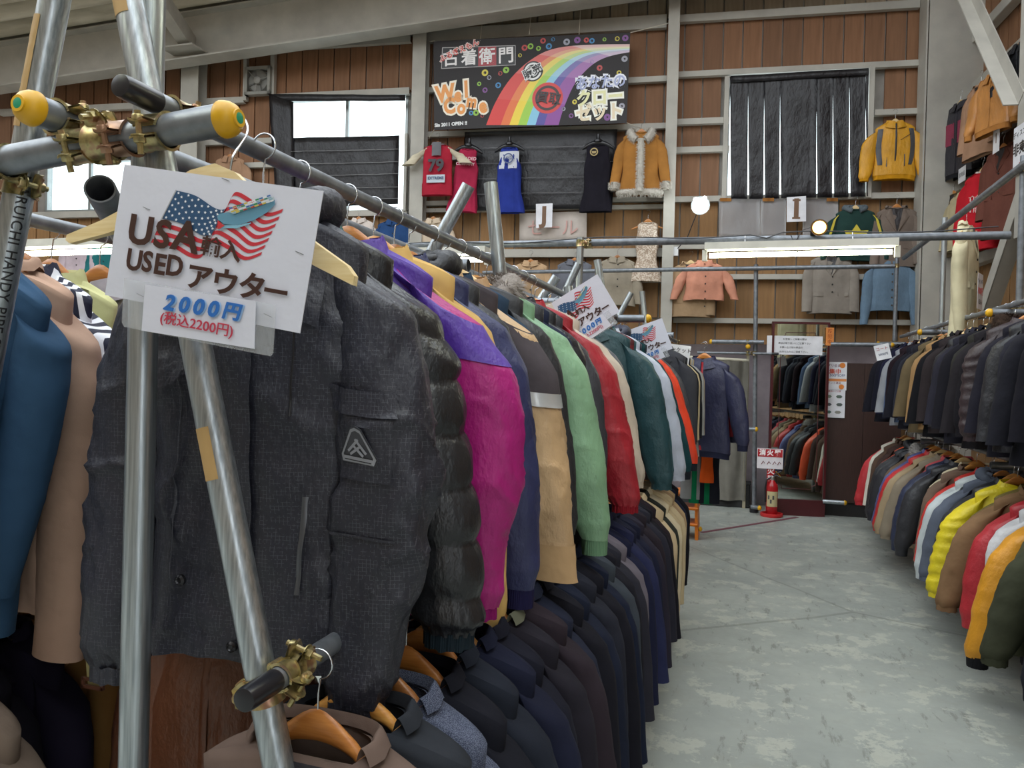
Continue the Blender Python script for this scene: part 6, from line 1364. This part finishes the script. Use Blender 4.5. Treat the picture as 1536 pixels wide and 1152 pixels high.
A = PY(128, 378, 3.6); tube_lamp('lit fluorescent lamp beyond the blue blazer', (A.x-0.6, 3.6, A.z), (A.x+0.25, 3.6, A.z), 14)
for i, (x, y, z, t_) in enumerate(((0.35, 2.4, 2.95, 'added unseen fill lamp above the middle of the aisle'), (0.35, 0.4, 2.95, 'added unseen fill lamp above the near end of the aisle'), (-1.9, 0.2, 2.9, 'added unseen fill lamp above the near scaffold poles'), (0.7, 7.6, 3.1, 'overhead fluorescent lamp'))):  # overhead tubes out of view, added only to brighten the racks and aisle
    if i < 3: tube_lamp(t_, (x, y-0.6, z), (x, y+0.6, z), 14)
# LED cluster and clip spotlight
led = thing('led_work_lamp', 'bright white LED bulb cluster hung beside the steel column', 'lamp'); q = on_plane(1050, 306, WN, WD-0.5)
for dx, dz in ((-0.05, 0.05), (0.05, 0.06), (0, -0.02), (-0.06, -0.05), (0.06, -0.04)): m = MB(); m.lathe([(0.001, -0.03), (0.02, -0.022), (0.028, 0), (0.02, 0.022), (0.001, 0.03)], 12, T(q.x+dx, q.y, q.z+dz)); m.build('bulb', emit('f4ffff', 40), led)
m = MB(); m.lathe([(0.06, 0.02), (0.11, 0.03), (0.05, 0.07), (0.02, 0.10)], 16, T(q.x, q.y+0.05, q.z) @ RX(-PI/2)); m.build('lamp_back', plain('55585a', .5), led)
pts = [Vector((q.x-0.02, q.y+0.1, q.z-0.03)), Vector((q.x-0.15, q.y+0.2, q.z-0.35)), Vector((q.x-0.30, q.y+0.3, q.z-0.50))]; m = MB(); m.tube(pts, 0.006, 6); m.build('cable', BLK, led); m = MB(); m.box(pts[2], (0.08, 0.05, 0.11)); m.build('plug', plain('d8d8da', .4), led, smooth=False)
sp = thing('clip_lamp', 'warm lit clip-on spot lamp on the high scaffold crossbar', 'lamp'); q = PY(1229, 341, 5.1)
M_ = axM((q.x, q.y, q.z), (-0.15, -1, -0.35)); m = MB(); m.lathe([(0.012, -0.075), (0.02, -0.07), (0.024, -0.05), (0.045, -0.02), (0.052, 0.005), (0.050, 0.006), (0.044, -0.015)], 20, M_); m.build('lamp_shade', BLK, sp)
m = MB(); m.lathe([(0.001, -0.02), (0.03, -0.015), (0.040, 0.0), (0.03, 0.012), (0.001, 0.016)], 20, M_); m.build('bulb', emit('ffb860', 5), sp)
m = MB(); m.tube([M_ @ Vector((0, 0, -0.06)), (q.x-0.03, 5.17, q.z+0.03), (q.x-0.03, 5.2, zc+0.03)], 0.006, 6); m.box((q.x-0.03, 5.2, zc+0.035), (0.03, 0.06, 0.03)); m.build('clip_arm', BLK, sp)
m = MB(); m.tube([(q.x-0.02, 5.17, q.z+0.02), (q.x-0.09, 5.17, q.z+0.0), (q.x-0.14, 5.17, q.z-0.08), (q.x-0.16, 5.18, zc+0.02)], 0.003, 6); m.build('cable', BLK, sp)
m = MB(); qq = PY(1197, 372, 5.1); m.tube([(qq.x, 5.14, zc+0.02), (qq.x, 5.14, zc-0.08)], 0.002, 5); m.lathe([(0.001, -0.01), (0.01, 0), (0.001, 0.01)], 8, T(qq.x, 5.14, zc-0.09)); m.build('pull_cord', BLK, sp)
# ------------------------------------------------------------------ mirror, partition, curtain, notices
A = PZ(1150, 771, 0); Bm = PZ(1236, 775, 0); d = (Bm-A); MWd = d.length; ma = math.atan2(d.y, d.x); hm = PY(1190, 483, (A.y+Bm.y)/2).z
MMx = T((A.x+Bm.x)/2, (A.y+Bm.y)/2, 0) @ RZ(ma)
mr = thing('wall_mirror', 'tall dark red framed mirror with a thin inner line', 'mirror', MMx); fr = plain('4a1a1e', 0.35); w = MWd/2
for x in (-w+0.012, w-0.012): m = MB(); m.box((x, 0, hm/2), (0.024, 0.05, hm)); m.build('frame_side', fr, mr, smooth=False)
m = MB(); m.box((0, 0, hm-0.012), (2*w-0.048, 0.05, 0.024)); m.build('frame_top', fr, mr, smooth=False); m = MB(); m.box((0, 0, 0.09), (2*w-0.048, 0.06, 0.18)); m.build('frame_bottom', fr, mr, smooth=False)
t = NT('mirror_silver'); t.set(lin('d5ddd8'), 0.02, 1.0); m = MB(); m.box((0, -0.004, (hm+0.16)/2), (2*w-0.05, 0.004, hm-0.2)); m.build('glass', t.m, mr, smooth=False)
def inner_line(x, z0, z1, c=0.05):
    pts = [(-x+c, z1), (x-c, z1), (x-c, z1-c*0.6), (x, z1-c), (x, z0+c), (x-c, z0+c*0.6), (x-c, z0), (-x+c, z0), (-x+c, z0+c*.6), (-x, z0+c), (-x, z1-c), (-x+c, z1-c*.6)]
    for a, b in zip(pts, pts[1:]+pts[:1]): m = MB(); m.tube([(a[0], -0.007, a[1]), (b[0], -0.007, b[1])], 0.004, 5); m.build('inner_line', fr, mr)
inner_line(w-0.10, 0.30, hm-0.12)
def on_mirror(px, py): o_ = MMx @ Vector((0, -0.02, 0)); n_ = MMx.to_3x3() @ Vector((0, 1, 0)); p = on_plane(px, py, n_, n_.dot(o_)); q_ = MMx.inverted() @ p; return q_.x, q_.z
x, z = on_mirror(1192, 518); notice('white notice sheet with four lines taped across the mirror', MMx @ T(x, -0.016, z), 0.60, 0.21, [('お客様へ ご試着の際は', 0, .32, .12, '44444a', .005), ('商品の取り扱いにご注意下さい', 0, .1, .12, '44444a', .005), ('お買い上げ前の商品の', -.06, -.12, .12, '44444a', .005), ('お持ち込みはご遠慮下さい。', 0, -.35, .12, '44444a', .005)])
x, z = on_mirror(1243, 505); notice('narrow orange sticker at the top corner of the mirror', MMx @ T(x+0.01, -0.03, z), 0.085, 0.20, [('防', 0, .3, .25, 'a8502a', .01), ('犯', 0, 0, .25, 'a8502a', .01), ('中', 0, -.3, .25, 'a8502a', .01)], bgc='d98a4a')
pa_ = PY(1234, 765, 9.33); pb_ = PY(1348, 765, 9.33); zt_ = PY(1280, 545, 9.33).z; zb_ = 0.16
pn = thing('partition_panel', 'dark brown partition board standing beside the mirror', 'partition', T((pa_.x+pb_.x)/2, 9.33, 0)); W_ = pb_.x-pa_.x
for k in range(2): m = MB(); m.box((-W_/4+k*W_/2, 0, (zb_+zt_)/2), (W_/2-0.004, 0.03, zt_-zb_)); m.build('board', M_wood('33221e', '3f2b26', 0.45, (14, 14, 1)), pn, smooth=False)
m = MB(); m.box((0, 0.02, zb_/2), (W_, 0.02, zb_)); m.build('dark_plinth', plain('1c1a1a', .7), pn, smooth=False)
mf = PY(1252, 564, 9.28); nt_ = notice('orange and white flyer at the top edge of the brown partition', T(mf.x, 9.30, mf.z), 0.255, 0.315, [('アプリ会員', -.1, .36, .12, '6a3a5a', .008), ('募集中', -.1, .15, .2, 'c8503a', .02), ('500円OFF', .12, .02, .12, '3a4a7a', .01), ('ポイント進呈', -.05, -.25, .09, '8a4a4a', .004)])
m = MB(); m.box((0, -0.0025, -0.045), (0.25, 0.001, 0.03)); m.build('orange_band', ink('d98a50'), nt_, smooth=False); m = MB(); m.lathe([(0.03, -0.001), (0.03, 0.001)], 16, T(0.08, -0.003, 0.12) @ RX(PI/2)); m.lathe([(0.028, -0.001), (0.028, 0.001)], 16, T(0.075, -0.003, -0.12) @ RX(PI/2)); m.build('orange_roundel', ink('d9823c'), nt_)
mf = PY(1250, 605.5, 9.28); nt_ = notice('white flyer with small pictures below the orange flyer', T(mf.x, 9.30, mf.z), 0.245, 0.315, [('貴重品にご注意', 0, .44, .07, 'a84a50', .003)])
for k, (x, z, c) in enumerate(((-.05, .08, '7a8a78'), (.06, .08, '5c6a60'), (-.05, -.01, '4c5258'), (.065, -.01, '56605c'), (-.05, -.095, '4a6a62'), (.05, -.095, '8a8a82'))):
    m = MB(); m.lathe([(0.032, -0.001), (0.032, 0.001)], 6, T(x, -0.003, z) @ RX(PI/2) @ Matrix.Diagonal((1.1, .6, 1, 1))); m.build('small_picture', ink(c), nt_)
# pinkish grey lower wall sheeting
lw = wthing('wall_sheeting', 'pale grey sheeting along the wall behind the mirror and curtain', 'sheeting')
sheet_px(lw, 'sheet', ((990, 516), (1350, 518), (1350, 770), (990, 760)), plain('aa9ea4', .7), 0.10, 10, 4, 0.01)
# curtain
cu = thing('curtain', 'heavy grey curtain hanging in the corner behind the third rack', 'curtain'); ca = PY(1040, 536, 9.55); cb = PY(1123, 541, 9.45); z0c = PY(1080, 744, 9.5).z
m = MB(); m.sheet(lambda u, v: Vector((ca.x+(cb.x-ca.x)*u, 9.38+0.035*math.sin(u*16+2*nz(u*3, v, 1))+0.02*nz(u*9, v*3, 4), ca.z-0.04+(z0c+0.02*u-ca.z)*v)), 60, 14, 0.004); m.build('cloth', fabric('77746c', 'cotton'), cu)
m = MB(); m.tube([(ca.x-0.1, 9.47, ca.z-0.0), (cb.x, 9.42, cb.z)], 0.02, 10); m.build('curtain_rail', plain('c9c3b0', .5), cu)
st = PY(1119, 640, 9.4); m = MB(); m.box((st.x, 9.43, 0.9), (0.035, 0.05, 1.80)); m.build('edge_stile', plain('a59c84', .6), cu, smooth=False)
bx_ = thing('storage_box', 'dark low storage box under the grey curtain', 'box', T(ca.x+0.30, 9.50, 0)); m = MB(); m.box((0, 0, 0.14), (0.8, 0.14, 0.28), ch=0.01); m.build('box_body', plain('232325', .6), bx_, smooth=False); m = MB(); m.box((0, 0, 0.29), (0.82, 0.16, 0.03), ch=0.005); m.build('lid', plain('2c2c2e', .6), bx_, smooth=False)
# fire extinguisher with its sign
q = PZ(1154, 772, 0); ex = thing('fire_extinguisher', 'red fire extinguisher standing in a red dish in front of the mirror', 'extinguisher', T(q.x+0.02, q.y-0.10, 0) @ Matrix.Scale(0.88, 4)); RED = plain('a81c22', 0.22)
m = MB(); m.lathe([(0.13, 0.0), (0.14, 0.02), (0.135, 0.045), (0.12, 0.045), (0.115, 0.02)], 28); m.build('base_dish', plain('c2282a', .4), ex)
m = MB(); m.lathe([(0.001, 0.03), (0.06, 0.03), (0.068, 0.05), (0.07, 0.36), (0.062, 0.40), (0.035, 0.44), (0.025, 0.46)], 28); m.build('cylinder', RED, ex)
m = MB(); m.grid(lambda u, v: Vector((0.0712*math.cos(-PI*0.85+u*PI*0.7), 0.0712*math.sin(-PI*0.85+u*PI*0.7), 0.13+0.19*v)), 12, 2); m.build('label_band', ink('b9ad84'), ex)
for k in range(3): m = MB(); m.grid(lambda u, v, k=k: Vector((0.072*math.cos(-2.35+0.4*k+u*.3), 0.072*math.sin(-2.35+.4*k+u*.3), 0.22+0.05*v-(k % 2)*.05)), 4, 1); m.build('label_print', ink('4a4a4c'), ex)
m = MB(); m.lathe([(0.024, 0.455), (0.024, 0.50), (0.015, 0.51)], 14); m.build('valve', plain('b9b9b4', .3, .8), ex)
m = MB(); m.tube([(0, 0, 0.50), (0.05, -0.02, 0.525), (0.10, -0.04, 0.50)], 0.008, 8); m.tube([(0, 0, 0.505), (0.04, -0.02, 0.55), (0.10, -0.03, 0.575)], 0.007, 8); m.build('lever', BLK, ex)
m = MB(); m.tube([(-0.02, -0.01, 0.49), (-0.07, -0.02, 0.46), (-0.085, -0.02, 0.36), (-0.08, -0.02, 0.18)], 0.011, 10); m.build('hose', BLK, ex)
m = MB(); m.tube([(0.04, 0, 0.57), (0.10, 0.03, 0.50)], 0.005, 6); m.build('safety_pin', plain('e0b51e', .4), ex)
q2 = PY(1152, 690, q.y-0.05); es = thing('extinguisher_sign', 'red pole sign for the fire extinguisher with a picture board on top', 'sign', T(q.x, q.y-0.06, 0))
m = MB(); m.box((0, 0, 0.33), (0.085, 0.02, 0.66)); m.build('pole', RED, es, smooth=False)
for k, ch in enumerate('消火器'): text_obj(ch, es, ink('ead8d8'), T(0, -0.0112, 0.58-k*0.085), 0.075, bold=0.002)
zc_ = PY(1155, 688, q.y-0.08).z; xo = PY(1155, 688, q.y-0.08).x-q.x; m = MB(); m.box((xo, -0.02, zc_), (0.275, 0.006, 0.225)); m.build('board', plain('dcd6da', .4), es, smooth=False); m = MB(); m.box((xo, -0.0245, zc_+0.062), (0.262, 0.002, 0.085)); m.build('red_panel', ink('a8202a'), es, smooth=False)
for k, ch in enumerate('消火器'): text_obj(ch, es, ink('f2eaea'), T(xo-0.08+0.08*k, -0.0262, zc_+0.062), 0.07, bold=0.003)
for k in range(4): m = MB(); a = (-0.09, -0.03, 0.03, 0.08)[k]; m.tube([(xo+a, -0.0245, zc_-0.065), (xo+a+0.02, -0.0245, zc_-0.03), (xo+a+0.035, -0.0245, zc_-0.055)], 0.004, 5); m.build('small_picture', ink('7a3a3e'), es)
# orange step trolley, hanging remnants at the end of the racks
q = PZ(1046, 806, 0); cr = thing('plastic_step_stool', 'orange plastic step stool with a yellow knob at the end of the racks', 'stool', T(q.x-0.10, q.y, 0)); OR = plain('d9761a', 0.4)
for sx in (-1, 1): m = MB(); m.prism([(sx*0.10-0.015, 0), (sx*0.10+0.015, 0), (sx*0.085+0.012, 0.44), (sx*0.085-0.012, 0.44)], -0.14, 0.14); m.build('side_frame', OR, cr, smooth=False)
for z in (0.14, 0.29, 0.43): m = MB(); m.box((0, 0, z), (0.22, 0.30, 0.025), ch=0.006); m.build('step', OR, cr, smooth=False)
m = MB(); m.lathe([(0.001, -0.02), (0.02, -0.012), (0.025, 0), (0.02, 0.012), (0.001, 0.02)], 14, T(0.13, -0.10, 0.10) @ RY(PI/2)); m.build('knob', YEL, cr)
for px_, py_, h_, c_, nm_, lb in ((1040, 680, 0.42, '8a8a8c', 'trousers', 'grey trousers hanging below the navy ski jacket'), (1053, 690, 0.40, '0f6a44', 'trousers', 'green trousers hanging below the navy ski jacket'), (1063, 676, 0.48, '1d1f28', 'trousers', 'black trousers hanging below the navy ski jacket'), (1061, 682, 0.26, 'dd5a20', 'scarf', 'orange cloth hanging below the navy ski jacket')):
    q = PY(px_, py_, 6.9-(0.12 if nm_ == 'scarf' else 0)); tr = thing(nm_, lb, 'scarf' if nm_ == 'scarf' else 'trousers', T(q.x, q.y, q.z))
    for k in ((-1, 1) if nm_ == 'trousers' else (0,)):
        m = MB(); m.grid(lambda u, v, k=k: Vector((k*0.045+(0.045+0.012*v+0.004*math.sin(v*9))*math.cos(2*PI*u), 0.03*math.sin(2*PI*u), 0.12-(h_+0.1)*v)), 12, 10, closed=True); m.build('leg' if nm_ == 'trousers' else 'cloth', fabric(c_, 'cotton'), tr)
    if nm_ == 'trousers': m = MB(); m.grid(lambda u, v: Vector((0.095*math.cos(2*PI*u), 0.035*math.sin(2*PI*u), 0.16-0.05*v)), 16, 2, closed=True); m.build('waistband', fabric(c_, 'cotton'), tr)

# belt with a buckle hanging below the front jacket's sleeve
p0 = PY(143, 925, 1.30); p1 = PY(140, 1030, 1.30); bt = thing('belt', 'pale olive cloth belt with a brown buckle below the black jacket sleeve', 'belt', T(p0.x, 1.30, p0.z))
m = MB(); L_b = p0.z-p1.z; m.grid(lambda u, v: Vector(((u-0.5)*0.034+0.004*math.sin(v*5), 0.006*math.sin(v*7), 0.15-(L_b+0.15)*v)), 3, 16); m.build('strap', fabric('a9a172', 'cotton'), bt)
m = MB()
for c_, d_ in (((0, -0.003, -L_b), (0.056, 0.006, 0.007)), ((0, -0.003, -L_b+0.016), (0.056, 0.006, 0.005)), ((-0.026, -0.003, -L_b+0.008), (0.006, 0.006, 0.022)), ((0.026, -0.003, -L_b+0.008), (0.006, 0.006, 0.022))): m.box(c_, d_)
m.build('buckle', plain('6a4436', .35), bt, smooth=False)
